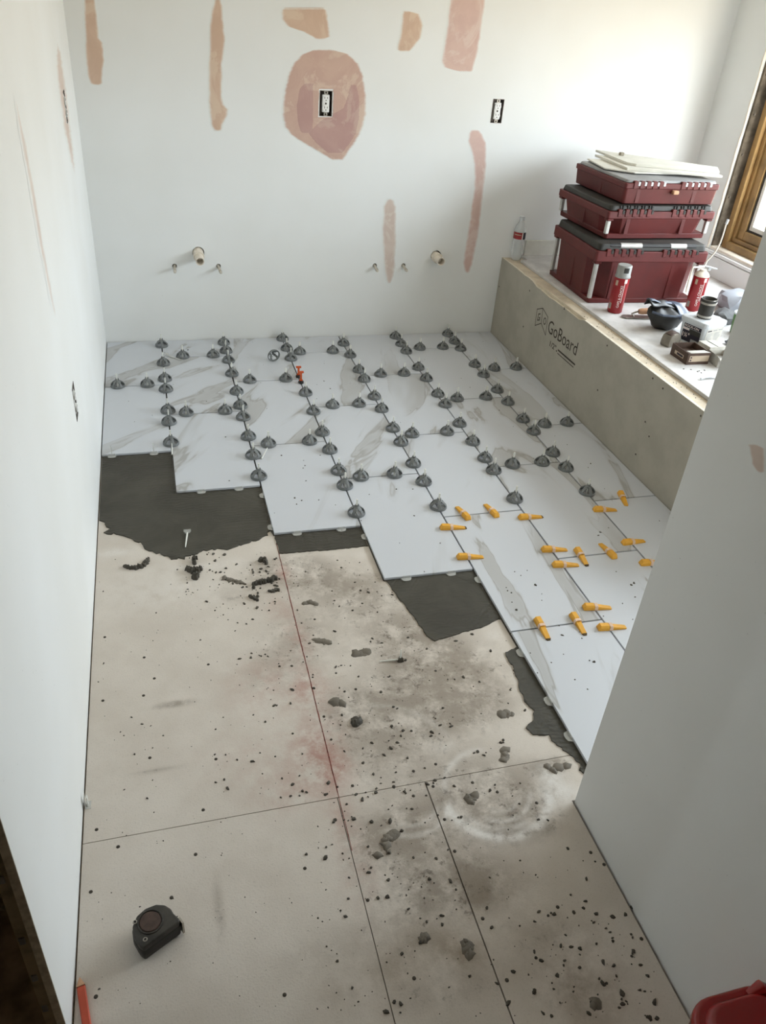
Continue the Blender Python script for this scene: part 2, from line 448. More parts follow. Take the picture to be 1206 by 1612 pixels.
# furring strip behind the end of the left wall's drywall, and the cut drywall end
tr = MB(); tr.box(XL-.031, XL-.0135, Y_END+.004, Y_END+.07, -.01, CEIL-.005)
fur = struct(tr.build('trim_1', M['furring']))
for z in (.10, .20, .31, .47, .62):
    MB().box(XL-.028, XL-.020, Y_END+.0015, Y_END+.0045, z, z+.016).build('nail_plate', M['boxmetal'], fur)
struct(MB().box(XL-.0128, XL-.0004, Y_END-.0012, Y_END-.0001, WB, CEIL).build('trim_2', M['gypsum']))
struct(MB().box(XL-.05, XL-.001, Y_END-.03, Y_END-.002, -.016, .004).build('trim_3', M['furring'], None, bevel=.002))
# plumbing-gap shim under the left wall
# ------------------------------------------------------------------ joint compound patches (parts of the walls)
def patch(rows, mat, axis, val, off, parent, nx=12, sub=3, hole=None):
    R = []
    rows = sorted(rows)
    for i in range(len(rows)-1):
        for k in range(sub):
            t = k/sub; t = t*t*(3-2*t) if False else t
            a, b = rows[i], rows[i+1]
            R.append([a[j]*(1-t)+b[j]*t for j in range(3)])
    R.append(list(rows[-1]))
    V = []; fade = []; n = len(R)
    mid = [(r[1]+r[2])/2 for r in R]
    for i, (v, a, b) in enumerate(R):
        wob = random.uniform(-.7, .7), random.uniform(-.7, .7)
        for j in range(nx+1):
            s = j/nx
            u = (a+wob[0])*(1-s)+(b+wob[1])*s
            p = on(u, v, axis, val)
            wpx = (b-a)
            edge = min(s*wpx, (1-s)*wpx)/8.0
            edge = min(edge, (v-R[0][0])/5.0+.0, (R[-1][0]-v)/5.0) if v > 12 else edge
            edge = max(0, min(1, edge)); fade.append(edge)
            p = p.copy(); p[axis] += off*(.25+.75*edge)
            V.append(tuple(p))
    F = [(i*(nx+1)+j, i*(nx+1)+j+1, (i+1)*(nx+1)+j+1, (i+1)*(nx+1)+j) for i in range(n-1) for j in range(nx)]
    if hole:
        oa = 1-axis
        def clear_of(f):
            c = np.mean([V[q] for q in f], 0)
            return not (hole[0]-.004 < c[oa] < hole[1]+.004 and hole[2]-.004 < c[2] < hole[3]+.004)
        F = [f for f in F if clear_of(f)]
    me = bpy.data.meshes.new('plaster_patch'); me.from_pydata(V, [], F)
    at = me.attributes.new('fade', 'FLOAT', 'POINT'); at.data.foreach_set('value', fade)
    me.polygons.foreach_set('use_smooth', [True]*len(me.polygons))
    # closed thin body: back face
    return obj('plaster_patch', me, mat, parent)
PB = lambda rows, m, off=-.0014, **k: patch(rows, M[m], 1, 0.0, off, wall_back, **k)
PB([(0,336,350),(10,334,352),(40,329,354),(65,328,357),(100,327,352),(150,327,351),(165,327,354),(172,328,361),(184,329,359),(195,331,353),(207,336,350)], 'patch_peach')
PB([(12,444,512),(16,442,516),(30,442,518),(42,452,520),(50,476,521),(58,490,521),(63,498,508)], 'patch_peach')
PB([(16,634,640),(22,632,662),(40,630,668),(60,627,664),(78,624,650),(82,630,645)], 'patch_peach')
PB([(0,707,766),(60,700,758),(95,693,751),(106,698,748),(114,726,746)], 'patch_pink')
PB([(77,495,520),(85,475,550),(100,460,566),(120,451,574),(150,445,578),(180,443,578),(200,447,573),(212,456,568),(225,476,560),(240,502,550),(253,524,541)], 'patch_rose', nx=70, sub=9, hole=outlet_hole(*OUT[0]))
PB([(128,478,500),(140,466,498),(165,462,498),(190,463,498),(215,470,498)], 'patch_inner', -.0018, hole=outlet_hole(*OUT[0]))
PB([(130,548,566),(150,542,570),(170,536,571),(190,500,570),(210,480,566),(225,492,556),(240,510,545),(244,520,538)], 'patch_inner', -.0018, nx=40, sub=9, hole=outlet_hole(*OUT[0]))
PB([(203,740,755),(212,736,762),(225,735,767),(240,741,768),(270,745,767),(300,744,763),(340,738,759),(380,732,753),(415,727,746),(432,731,740)], 'patch_pink')
PB([(312,608,620),(325,602,625),(360,600,626),(400,602,625),(425,603,623),(440,606,620),(447,609,616)], 'patch_faint')
PB([(0,130,152),(60,132,158),(68,133,164),(95,133,166),(120,137,164),(135,141,162)], 'patch_peach')
PL = lambda rows, m, **k: patch(rows, M[m], 0, XL, .0014, wall_left, nx=6, **k)
PL([(66,89,91.5),(85,87,98),(110,87,101),(150,92,107),(200,98,112),(230,105,116),(255,110,118),(274,116,119)], 'patch_faint', sub=9, hole=outlet_hole(*OUTL[0]))
PL([(150,20,25),(180,25,32),(250,37,47),(350,54,64),(450,73,81),(505,85,91)], 'patch_faint')
patch([(698,1176,1190),(706,1178,1206),(730,1182,1206),(745,1192,1206)], M['patch_faint'], 0, XH, -.001, wing, nx=6)

# ------------------------------------------------------------------ window
win = empty('window_1', (XR, (WIN_Y0+WIN_Y1)/2, WIN_Z0)); struct(win)
bpy.context.view_layer.update()
inv = win.matrix_world.inverted()
def wb(name, mat, x0, x1, y0, y1, z0, z1, bevel=.002):
    o = MB().box(x0, x1, y0, y1, z0, z1).build(name, mat, win, bevel=bevel); o.matrix_parent_inverse = inv; return o
X0 = XR+.0135
fy = WIN_Y1
# rough jamb, sill and head around the opening
for (y0, y1, z0, z1) in ((fy-.012, fy+.03, WIN_Z0-.03, WIN_Z1+.03), (WIN_Y0-.03, WIN_Y0+.012, WIN_Z0-.03, WIN_Z1+.03)):
    wb('jamb', M['jambdark'], X0, X0+.24, y0, y1, z0, z1)  # jambs and head run deeper outside, added to shade the back wall
wb('sill', M['pvc'], X0-.012, X0+.14, WIN_Y0+.012, fy-.012, WIN_Z0-.03, WIN_Z0+.012)
wb('head', M['jambdark'], X0, X0+.24, WIN_Y0+.012, fy-.012, WIN_Z1-.012, WIN_Z1+.03)
def ring(name, mat, x0, x1, y0, y1, z0, z1, wd):
    wb(name+'_stile', mat, x0, x1, y1-wd, y1, z0, z1); wb(name+'_stile', mat, x0, x1, y0, y0+wd, z0, z1)
    wb(name+'_rail', mat, x0, x1, y0+wd, y1-wd, z0, z0+wd); wb(name+'_rail', mat, x0, x1, y0+wd, y1-wd, z1-wd, z1)
ring('frame', M['wood'], X0+.040, X0+.13, WIN_Y0+.030, fy-.030, WIN_Z0+.013, WIN_Z1-.02, .035)
ring('stop', M['wood'], X0+.062, X0+.13, WIN_Y0+.066, fy-.066, WIN_Z0+.049, WIN_Z1-.056, .020)
ymid = (WIN_Y0+fy)/2
for (a, b) in ((WIN_Y0+.087, ymid-.002), (ymid+.002, fy-.087)):
    ring('sash', M['wood'], X0+.075, X0+.12, a, b, WIN_Z0+.070, WIN_Z1-.077, .045)
    ring('gasket', M['gasket'], X0+.082, X0+.115, a+.046, b-.046, WIN_Z0+.116, WIN_Z1-.123, .006)
    ring('glazing_bead', M['vinyl'], X0+.088, X0+.118, a+.053, b-.053, WIN_Z0+.123, WIN_Z1-.130, .022)
    ring('screen_frame', M['vinyl'], X0+.150, X0+.165, a+.066, b-.066, WIN_Z0+.136, WIN_Z1-.143, .018)
    wb('pane', M['glass'], X0+.100, X0+.104, a+.0755, b-.0755, WIN_Z0+.1455, WIN_Z1-.1525, 0)
# ragged paper/plaster edge of the drywall around the opening
m = MB(); pts = []
for i in range(40):
    z = WIN_Z0+(WIN_Z1-WIN_Z0)*i/39
    pts.append((XR-.003, fy-.004+random.uniform(-.003, .003), z))
e = m.tube(pts, [.006+random.uniform(-.0015, .0015) for _ in pts], 6).build('ragged_edge', M['pvc'], win, smooth=True); e.matrix_parent_inverse = inv
m = MB().box(XR-.012, XR-.0005, WIN_Y0-.02, fy+.012, WIN_Z0-.022, WIN_Z0-.006); e = m.build('apron_edge', M['wall'], win, bevel=.002); e.matrix_parent_inverse = inv
for (z) in (1.0, 1.18, 1.35, .8):
    wb('nail', M['boxmetal'], X0+.012, X0+.018, fy-.018, fy-.0121, z, z+.008, 0)
# ------------------------------------------------------------------ floor: backer boards, mortar bed, tiles
SEAM_Y, SEAM_X1, SEAM_X2 = -2.812, 0.902, 1.115
FP = lambda u, v: on(u, v, 2, ZF)
GRAY = [(760, 1245, .17, .10, .5), (560, 930, .14, .12, .45), (650, 1000, .16, .12, .5), (700, 1060, .16, .10, .6), (660, 1110, .14, .10, .5), (560, 1120, .10, .08, .45),
        (740, 1110, .12, .07, .5), (480, 900, .10, .10, .45), (420, 900, .10, .07, .35), (470, 1000, .10, .12, .3), (600, 1190, .16, .08, .32), (430, 1060, .12, .10, .22),
        (800, 1280, .09, .05, .75), (840, 1285, .05, .05, .6), (740, 1275, .05, .05, .4), (630, 1310, .10, .07, .55), (560, 1340, .05, .06, .25), (700, 1380, .14, .06, .40), (650, 1430, .1, .08, .3),
        (750, 1400, .08, .06, .4), (870, 1205, .05, .02, .75), (275, 1108, .05, .012, .55), (250, 1212, .06, .008, .3), (520, 1500, .14, .05, .2), (700, 1560, .12, .04, .3),
        (860, 1470, .10, .05, .25), (900, 1560, .10, .05, .2), (360, 940, .08, .05, .22), (345, 1430, .012, .08, .3)]
PINK = [(445, 900, .020, .05, .8), (470, 1010, .03, .09, .7), (490, 1090, .05, .07, .8), (500, 1170, .06, .07, .95), (520, 1210, .05, .04, .9), (420, 1080, .10, .10, .45),
        (540, 1290, .03, .10, .5), (565, 1380, .04, .08, .3), (470, 1240, .10, .06, .5), (400, 1190, .12, .08, .25), (440, 960, .04, .06, .4)]
WHITE = [(700, 1175, .03, .02, .3), (865, 1220, .03, .03, .9), (880, 1250, .05, .03, .9), (330, 890, .14, .02, .35), (600, 870, .10, .02, .3), (840, 1100, .012, .06, .6), (780, 1000, .03, .02, .4), (250, 930, .15, .10, .35), (180, 870, .05, .02, .6)]
DIRT = [(650, 1500, .10, .06, .5), (735, 1500, .06, .05, .5), (900, 1510, .09, .07, .55), (780, 1400, .09, .06, .5), (930, 1580, .07, .05, .5), (700, 1350, .08, .05, .4), (560, 1560, .08, .04, .35)]
SW = FP(778, 1243)
def stains(X, Y):
    def ell(lst):
        s = np.zeros_like(X)
        for (u, v, rx, ry, a) in lst:
            c = FP(u, v); s += a*np.exp(-(((X-c[0])/rx)**2+((Y-c[1])/ry)**2))
        return s
    g, p, wt, d = ell(GRAY), ell(PINK), ell(WHITE), ell(DIRT)
    dx, dy = X-SW[0], Y-SW[1]
    r = np.hypot(dx, dy*1.0); th = np.arctan2(dy, dx)
    band = lambda r0, s, t0, t1, a: a*np.exp(-((r-r0)/s)**2)*np.clip(np.minimum((th-t0), (t1-th))/.25, 0, 1)
    wt += band(.128, .011, -3.1, -.25, 1.1)+band(.118, .008, 1.3, 3.1, .55)+band(.105, .006, -2.7, -1.0, .6)+band(.085, .006, -2.4, -.2, .55)+band(.06, .006, -2.2, -.5, .4)
    g += band(.098, .018, -2.6, -.05, .8)+band(.07, .012, -2.5, -.4, .4)
    dx2, dy2 = X-FP(640, 1255)[0], Y-FP(640, 1255)[1]
    r2 = np.hypot(dx2, dy2); th2 = np.arctan2(dy2, dx2)
    wt += .5*np.exp(-((r2-.10)/.006)**2)*np.clip(np.minimum(th2+2.4, -.2-th2)/.25, 0, 1)+.4*np.exp(-((r2-.075)/.005)**2)*np.clip(np.minimum(th2+2.2, -.4-th2)/.25, 0, 1)
    r3 = np.hypot(X-FP(600, 1210)[0], Y-FP(600, 1210)[1]); th3 = np.arctan2(Y-FP(600, 1210)[1], X-FP(600, 1210)[0])
    wt += .28*np.exp(-((r3-.20)/.007)**2)*np.clip(np.minimum(th3-.1, 1.6-th3)/.25, 0, 1)
    return np.stack([np.clip(g, 0, 1.2), np.clip(p, 0, 1), np.clip(wt, 0, 1), np.clip(d, 0, 1)], -1)
def sheet(x0, x1, y0, y1, step=.007):
    nx, ny = max(2, int((x1-x0)/step)), max(2, int((y1-y0)/step))
    xs, ys = np.linspace(x0, x1, nx+1), np.linspace(y0, y1, ny+1)
    X, Y = np.meshgrid(xs, ys); V = np.stack([X.ravel(), Y.ravel(), np.full(X.size, ZF)], -1)
    idx = np.arange((nx+1)*(ny+1)).reshape(ny+1, nx+1)
    F = np.stack([idx[:-1, :-1], idx[:-1, 1:], idx[1:, 1:], idx[1:, :-1]], -1).reshape(-1, 4)
    n = len(V)
    per = list(idx[0, :])+list(idx[1:, -1])+list(idx[-1, -2::-1])+list(idx[-2:0:-1, 0])
    Vb = V[per].copy(); Vb[:, 2] = -.0238
    k = len(per)
    S = [(per[(i+1) % k], per[i], n+i, n+(i+1) % k) for i in range(k)]
    me = bpy.data.meshes.new('backer_board')
    me.from_pydata(np.vstack([V, Vb]).tolist(), [], F.tolist()+S)
    st = np.vstack([stains(X, Y).reshape(-1, 4), np.zeros((k, 4))])
    ca = me.color_attributes.new('stain', 'FLOAT_COLOR', 'POINT'); ca.data.foreach_set('color', st.ravel().astype(np.float32))
    return obj('backer_board', me, M['board'], floor)
G = .0009
s_up = sheet(XL+.0035, 1.95, SEAM_Y+G, -1.0)
s_l = sheet(XL+.0035, SEAM_X1-G, -3.42, SEAM_Y-G)
s_m = sheet(SEAM_X1+G, SEAM_X2-G*1.6, -3.42, SEAM_Y-G)
s_r = sheet(SEAM_X2+G*1.6, XH-.006, -3.60, SEAM_Y-G)
s_a = sheet(XH-.006, 1.95, Y_WING+.003, SEAM_Y-G)
s_h = sheet(XL-.02, SEAM_X2-G*1.6, -4.6, -3.4215, .05)
# screw heads
def screw_mesh():
    return MB().lathe([(.0001, .0012), (.0024, .0011), (.0038, .0004), (.0042, -.001)], 10).mesh('screw', True)
SM = screw_mesh()
SCREWS = [(152,1306),(186,1333),(320,1275),(143,1404),(270,1413),(151,1569),(236,1193),(480,1367),(243,1068),(162,1103),(165,1003),(448,1566),(651,1214),(686,1203),(744,1232),(682,1238),(651,1253),(783,1247),
          (555,1237),(512,1251),(620,1238),(845,1264),(579,1417),(798,1543),(995,1428),(951,1361),(716,1340),(760,1446),(878,1428),(308,1345),(227,1035),(328,1046),(226,1095),(560,1085),(510,1128),(340,1195),(930,1342),(1010,1478),(652,1540),(700,1290)]
for (u, v) in SCREWS:
    p = FP(u, v)
    par = s_up if p[1] > SEAM_Y else (s_l if p[0] < SEAM_X1 else (s_m if p[0] < SEAM_X2 else s_r))
    o = obj('screw', SM, M['screw'], par); o.location = (p[0], p[1], ZF+.0002)
# red chalk line snapped on the board
m = MB(); V = []; F = []
ys = np.linspace(-1.80, -2.95, 60)
for i, y in enumerate(ys):
    x = .915+(y+1.80)/(-1.5)*(-.014); x = max(x, .9015)+random.uniform(-.0005, .0005); wd = (.0013 if y > -2.8 else .0009)*random.uniform(.7, 1.25)
    V += [(x-wd, y, ZF+.0003), (x+wd, y, ZF+.0003)]
F = [(2*i, 2*i+1, 2*i+3, 2*i+2) for i in range(59)]
m.add(V, F); m.build('chalk_line', M['chalk'], s_up)
# a strip mark pressed into the nearest board
# mortar bed under the tiles
XE = [XL+.004, .60687, .60687+.305, .60687+.61, .60687+.915, .60687+1.22, .60687+1.525, XG-.003]
L = .6137
OFFS = [-.53068, -.22102, .08054, -.21954, .08802, -.21398, -.51112]
NEND = [1, 2, 3, 3, 99, 99, 99]
STOP = -2.930
bed = MB()
GAP = .0027
nt = 0
def tile(x0, x1, y0, y1):
    cx, cy = (x0+x1)/2, (y0+y1)/2
    m = MB().box(x0-cx, x1-cx, y0-cy, y1-cy, -.0085, 0)
    o = m.build('tile', M['tile'], floor, bevel=.0008); o.location = (cx, cy, random.uniform(-.0003, .0003))
    return o
YC = []
for c in range(7):
    x0, x1 = XE[c]+(GAP if c else 0), XE[c+1]-(GAP if c < 6 else 0)
    ys = [-.004]; k = 0
    while True:
        y = OFFS[c]-k*L
        if y < -.02:
            ys.append(max(y, STOP) if c < 6 else y)
            if k == NEND[c] or y < STOP or (c == 6 and y < -2.3): break
        k += 1
        if k > 9: break
    YC.append(ys)
    for a, b in zip(ys[:-1], ys[1:]):
        tile(x0, x1, b+GAP, a-(GAP if a < -.01 else 0))
    bed.box(XE[c]-.0005, XE[c+1]+.0005, ys[-1]+.003, -.002, ZF-.004, ZF+.0028)
struct(bed.build('floor_mortar_bed', M['crumb']))

# ---- fresh mortar patches, outlines as they lie on the floor
def mortar_patch(pix, label, zt=.0042, wob=2.0, edge_pts=()):
    P = []
    n = len(pix)
    for i in range(n):
        a, b = pix[i], pix[(i+1) % n]
        straight = len(a) > 2
        L_ = math.hypot(a[0]-b[0], a[1]-b[1]); k = max(1, int(L_/4))
        for j in range(k):
            t = j/k; u = a[0]*(1-t)+b[0]*t; v = a[1]*(1-t)+b[1]*t
            if not straight: u += random.uniform(-wob, wob); v += random.uniform(-wob, wob)*.6
            P.append(FP(u, v)[:2])
    me = bpy.data.meshes.new('mortar_patch'); bm = bmesh.new()
    cen = np.mean(P, 0)
    lo = [bm.verts.new((p[0], p[1], ZF-.0005)) for p in P]
    hi = [bm.verts.new((p[0]+(cen[0]-p[0])*.006, p[1]+(cen[1]-p[1])*.006, ZF+zt*random.uniform(.6, 1))) for p in P]
    k = len(P)
    for i in range(k): bm.faces.new((lo[i], lo[(i+1) % k], hi[(i+1) % k], hi[i]))
    top = bm.faces.new(hi)
    bmesh.ops.triangulate(bm, faces=[top])
    bmesh.ops.recalc_face_normals(bm, faces=bm.faces)
    bm.to_mesh(me); bm.free()
    o = obj('mortar_patch', me, M['mortar'])
    return tag(o, label, 'mortar')
def edge(x0, y0, x1, y1):
    return None
def PXT(x, y):   # photo pixel of a floor point, to follow tile edges
    d = np.array([x, y, ZF])-CAM; z = d@_fw
    return (CU+FPX*(d@_rt)/z, CV-FPX*(d@_up)/z, 's')
E1, E2, E3, E4 = YC[0][-1], YC[1][-1], YC[2][-1], YC[3][-1]
mortar_patch([PXT(XL+.004, E1+.002), PXT(XE[1]-.001, E1+.002), PXT(XE[1]-.001, E2+.002), PXT(XE[2]-.001, E2+.002), PXT(XE[2]-.001, E3+.01),
              (427,838),(408,850),(385,856),(359,866),(332,866),(306,874),(286,881),(266,880),(246,871),(230,866),(220,856),(200,846),(183,841),(166,840),(171,832),(163,823),(156,820,'s')],
             'large dark grey mortar patch with trowel marks along the left wall', wob=3.2)
mortar_patch([PXT(XE[2]+.004, E3+.002), PXT(XE[3]-.002, E3+.002), PXT(XE[3]-.002, E3-.075), (579,860),(520,866),(440,872)], 'narrow dark grey mortar strip along one tile end beside the chalk line', wob=1.2)
mortar_patch([PXT(XE[3]+.002, E4+.002), PXT(XE[4]-.002, E4+.002), PXT(XE[4]-.002, E4-.24), (785,975),(760,988),(729,996),(684,1010),(672,1002),(651,971),(628,943),(608,915)], 'four-sided dark grey mortar patch tapering below a tile end', wob=1.0)
mortar_patch([PXT(XE[4]-.002, -2.42), PXT(XE[4]-.002, -2.92), (925,1224),(913,1213),(912,1202),(897,1189),(873,1170),(863,1158),(840,1158),(829,1146),(838,1134),(840,1119),(828,1107),(817,1084),(811,1060),(796,1028)],
             'long ragged mortar strip beside the tile edge near the wall corner', wob=1.6)

# ---- mortar clumps and smears
def blob_outline(mb, c, poly, h, rot=0, zb=ZF):
    n = len(poly); cr, sr = math.cos(rot), math.sin(rot)
    P = [(c[0]+x*cr-y*sr, c[1]+x*sr+y*cr) for x, y in poly]
    m0 = np.mean(P, 0)
    vs = [(p[0], p[1], zb-.0004) for p in P]+[(m0[0]+(p[0]-m0[0])*.7, m0[1]+(p[1]-m0[1])*.7, zb+h*random.uniform(.6, 1.1)) for p in P]+[(m0[0], m0[1], zb+h)]
    fs = [(i, (i+1) % n, n+(i+1) % n, n+i) for i in range(n)]+[(n+i, n+(i+1) % n, 2*n) for i in range(n)]
    mb.add(vs, fs)
def rblob(mb, c, r, h, asp=1.0, rot=None, n=9, zb=ZF):
    rot = random.uniform(0, 6.28) if rot is None else rot
    blob_outline(mb, c, [(r*asp*random.uniform(.6, 1.2)*math.cos(6.283*i/n), r*random.uniform(.6, 1.2)*math.sin(6.283*i/n)) for i in range(n)], h, rot, zb)
def clump(pixels, label, r, h=.010, smear=False, n=10):
    m = MB()
    more = []
    for a_, b_ in zip(pixels[:-1], pixels[1:]):
        if math.hypot(a_[0]-b_[0], a_[1]-b_[1]) < 12: more.append(((a_[0]+b_[0])/2, (a_[1]+b_[1])/2)+((min(a_[2], b_[2]),) if len(a_) > 2 and len(b_) > 2 else ()))
    for q in list(pixels)+more:
        p = FP(q[0], q[1]); rblob(m, p, r*(q[2] if len(q) > 2 else random.uniform(.7, 1.2)), h*random.uniform(.7, 1.2), random.uniform(1, 1.4), n=n)
    o = m.build('mortar_smear' if smear else 'mortar_clump', M['smear'] if smear else M['crumb'], None, smooth=True, angle=60)
    tag(o, label, 'mortar')
clump([(199,893),(206,895),(213,895),(220,893),(227,890),(231,884),(234,880,.5)], 'hook-shaped dark mortar lump on bare board near the left wall', .009)
clump([(296,897),(304,900),(311,899),(316,897),(309,905),(307,911),(306,888,.7),(304,882,.6),(309,880,.5)], 'knobbly T-shaped dark mortar lump below the trowelled mortar patch', .010, .016)
clump([(353,910),(362,913),(372,915),(381,918,.7),(386,920,.4)], 'thin curved mortar smear with a pointed tail on bare board', .010, .004, True)
clump([(400,920),(407,918),(413,917),(420,916),(427,914),(433,911),(399,926,.6)], 'wormlike dark mortar crumb ridge touching the red chalk line', .0085, .013)
clump([(394,939),(400,942),(405,945),(406,934,.4)], 'oval dark mortar lump left of the red chalk line', .009, .008)
clump([(411,883),(417,882),(419,887)], 'rough dark mortar lump just below the mortar patch corner', .009, .014)
clump([(424,931),(431,931),(437,929)], 'flat row of mortar crumbs on the pink chalk dust', .007, .008)
clump([(559,1134),(563,1137),(556,1137),(560,1140)], 'round dark mortar blob on the stained middle board', .011, .009)
clump([(525,1105),(532,1106),(538,1107)], 'wide thin grey mortar smear beside the chalk line', .014, .003, True)
clump([(500,1008),(509,1010),(515,1011)], 'small oval grey mortar smear below the tile step', .012, .003, True)
clump([(560,1028),(570,1029),(577,1026)], 'pale grey mortar smear beside the loose white clip', .014, .002, True)
clump([(790,1123),(797,1124),(806,1124)], 'jagged mortar smear near the ragged mortar strip', .014, .003, True)
clump([(795,1180),(795,1188),(793,1196)], 'tall rectangular mortar smear above the white swirl', .012, .003, True)
clump([(738,1255),(742,1262),(747,1252)], 'mortar smear inside the white swirl', .012, .003, True)
clump([(607,1322),(615,1316),(621,1313),(608,1330)], 'large mortar smear left of the board seam', .013, .003, True)
clump([(595,1345),(612,1341)], 'pair of square mortar dabs near the board seam', .010, .004, True)
clump([(737,1495),(735,1488),(739,1502),(733,1482,.5)], 'dark drop-shaped mortar splash right of the board seam', .012, .003, True)
clump([(667,1473),(671,1475),(665,1478)], 'dark round mortar splash left of the board seam', .011, .003, True)
clump([(935,1583),(938,1578)], 'grey mortar splash near the foot of the right wall', .011, .003, True)
clump([(862,1207),(880,1208),(893,1206),(872,1213)], 'blackened mortar smudge at the board corner by the wall', .013, .003, True)
clump([(480,950),(489,948),(496,951)], 'grey mortar dab right of the chalk line', .011, .003, True)

# ---- loose crumbs nobody could count
crumbs = MB()
def scatter(n, u0, u1, v0, v1, r0, r1, pw=2.2):
    for _ in range(n):
        p = FP(random.uniform(u0, u1), random.uniform(v0, v1))
        if p[0] < XL+.012 or p[0] > XH-.02 and p[1] < -2.9: continue
        if p[0] > XE[4]-.02 and p[1] > -2.95: continue
        for c in range(4):
            if XE[c] < p[0] < XE[c+1]+.005 and p[1] > YC[c][-1]-.01: break
        else:
            r = r0+(r1-r0)*random.random()**pw
            rblob(crumbs, p, r, r*.7, random.uniform(1, 1.8), n=6)
scatter(90, 290, 470, 870, 960, .0012, .0055)
scatter(260, 330, 640, 880, 1260, .001, .0045)
scatter(160, 560, 830, 920, 1260, .001, .0048)
scatter(60, 150, 340, 880, 1260, .001, .003)
scatter(200, 500, 1000, 1260, 1600, .001, .0048)
scatter(60, 130, 520, 1270, 1600, .0008, .002)
scatter(70, 840, 1040, 1430, 1610, .001, .0055, 1.6)
scatter(50, 480, 720, 1230, 1420, .0012, .006, 1.6)
tag(crumbs.build('mortar_crumbs', M['crumb']), 'small dark mortar crumbs strewn over the bare backer board', 'mortar crumbs', kind='stuff')
tc = MB()
TS = [(843,921,5),(813,960,4),(799,930,2.5),(805,933,2.5),(797,925,2),(853,945,2),(853,935,1.5),(885,1000,4),(935,1042,5),(928,1040,3),(998,918,4),(994,921,4),(980,950,2),(942,843,3),(945,838,3.5),(958,831,2),
      (1038,820,2),(693,855,2.5),(668,900,2),(510,600,3.5),(520,612,3.5),(490,615,3),(325,632,2.5),(320,616,2.5),(355,688,3),(361,757,2.5),(443,717,3.5),(464,784,4),(467,794,3),(475,788,3),(477,737,3),(480,733,3),(502,787,3),
      (528,795,2),(504,717,3),(478,725,2),(482,757,2.5),(624,770,3),(650,770,3),(652,812,3),(296,551,4),(258,620,2),(912,995,2),(916,1005,2.5),(887,1030,2),(868,1043,2),(835,1028,2),(842,1060,2),(905,1070,2.5),(925,1085,2),
      (740,610,2),(786,646,2),(930,730,3.5),(926,736,2),(893,700,2),(970,900,2),(996,975,2),(1000,940,2.5),(880,985,2),(950,970,2),(810,900,2),(820,906,2),(830,898,2),(806,948,2)]
for (u, v, d) in TS:
    p = on(u, v, 2, 0); s = d/1233*2.6/2
    if any(abs(p[0]-x) < .005 for x in XE): p[0] += .008
    rblob(tc, p, s, s*.5, random.uniform(1, 1.6), n=6, zb=.0004)
for _ in range(70):
    p = np.array([random.uniform(.4, 2.35), random.uniform(-2.0, -.05), 0]); rblob(tc, p, random.uniform(.0008, .0022), .001, 1.3, n=5, zb=.0004)
tag(tc.build('tile_crumbs', M['crumb']), 'dark mortar specks scattered over the white marble tiles', 'mortar crumbs', kind='stuff')

# ------------------------------------------------------------------ tile levelling caps
def cap_mesh():
    prof = [(.0310, .000), (.0318, .003), (.0308, .0075), (.0296, .0105), (.0262, .0165), (.0200, .0230), (.0125, .0285), (.0080, .0315), (.0072, .0385)]
    n = 30; bm = bmesh.new(); R = []
    for i in range(n):
        a = 2*math.pi*i/n
        R.append([bm.verts.new((r*math.cos(a), r*math.sin(a), z)) for r, z in prof])
    for i in range(n):
        for j in range(len(prof)-1):
            k = i % 6
            if (3 <= j <= 4 and k in (1, 2, 3, 4)) or (j == 5 and k in (2, 3)): continue
            if j == 7 and (i % 15) in (5, 6, 7, 8, 9): continue
            a, b = R[i], R[(i+1) % n]
            bm.faces.new((a[j], b[j], b[j+1], a[j+1]))
    for v in [v for v in bm.verts if not v.link_faces]: bm.verts.remove(v)
    bmesh.ops.recalc_face_normals(bm, faces=bm.faces)
    bmesh.ops.solidify(bm, geom=bm.faces[:], thickness=.0028)
    bmesh.ops.recalc_face_normals(bm, faces=bm.faces)
    me = bpy.data.meshes.new('cap'); bm.to_mesh(me); bm.free()
    me.polygons.foreach_set('use_smooth', [True]*len(me.polygons)); me.set_sharp_from_angle(angle=math.radians(40))
    return me
CAP = cap_mesh()
POST = MB().box(-.0013, .0013, -.0042, .0042, -.006, .026).box(-.0028, .0028, -.0035, .0035, .026, .060).mesh('post', bevel=.0006)
def make_cap(loc, rz, label, group):
    t = empty('tile_leveler', loc, rz)
    c = obj('cap', CAP, M['cap'], t); c.location = (0, 0, .0006)
    c.rotation_euler = (0, 0, random.uniform(0, 6.28))
    obj('post', POST, M['post'], t)
    return tag(t, label, 'tile leveler', group)
CA = lambda pts: [(150+x/3.6545, 500+y/3.6545) for x, y in pts]
CB = lambda pts: [(440+x/3.35, 500+y/3.35) for x, y in pts]
CC = lambda pts: [(680+x/3.1737, 500+y/3.1737) for x, y in pts]
LONG = {1: CA([(375,158),(385,263),(398,353),(403,413),(415,535),(421,600),(433,720)]),
        2: CA([(738,145),(750,192),(765,247),(786,323),(812,426),(835,507),(850,573),(880,685),(911,792),(945,912)]),
        3: CB([(20,112),(38,163),(60,215),(136,398),(180,495),(228,605),(266,698),(314,808),(345,885),(407,1028)]),
        4: CB([(338,137),(372,198),(418,277),(446,326),(499,417),(537,483),(598,585),(640,658),(704,770),(761,865),(834,995)]),
        5: CB([(618,100),(643,140),(672,178),(732,264),(773,322),(832,404),(873,458)])+CC([(140,530),(202,620),(265,703),(305,763),(413,905)]),
        6: CC([(88,80),(118,120),(150,155),(218,235),(262,285),(330,362),(382,422),(460,508),(511,568),(608,675),(671,750),(773,870)])}
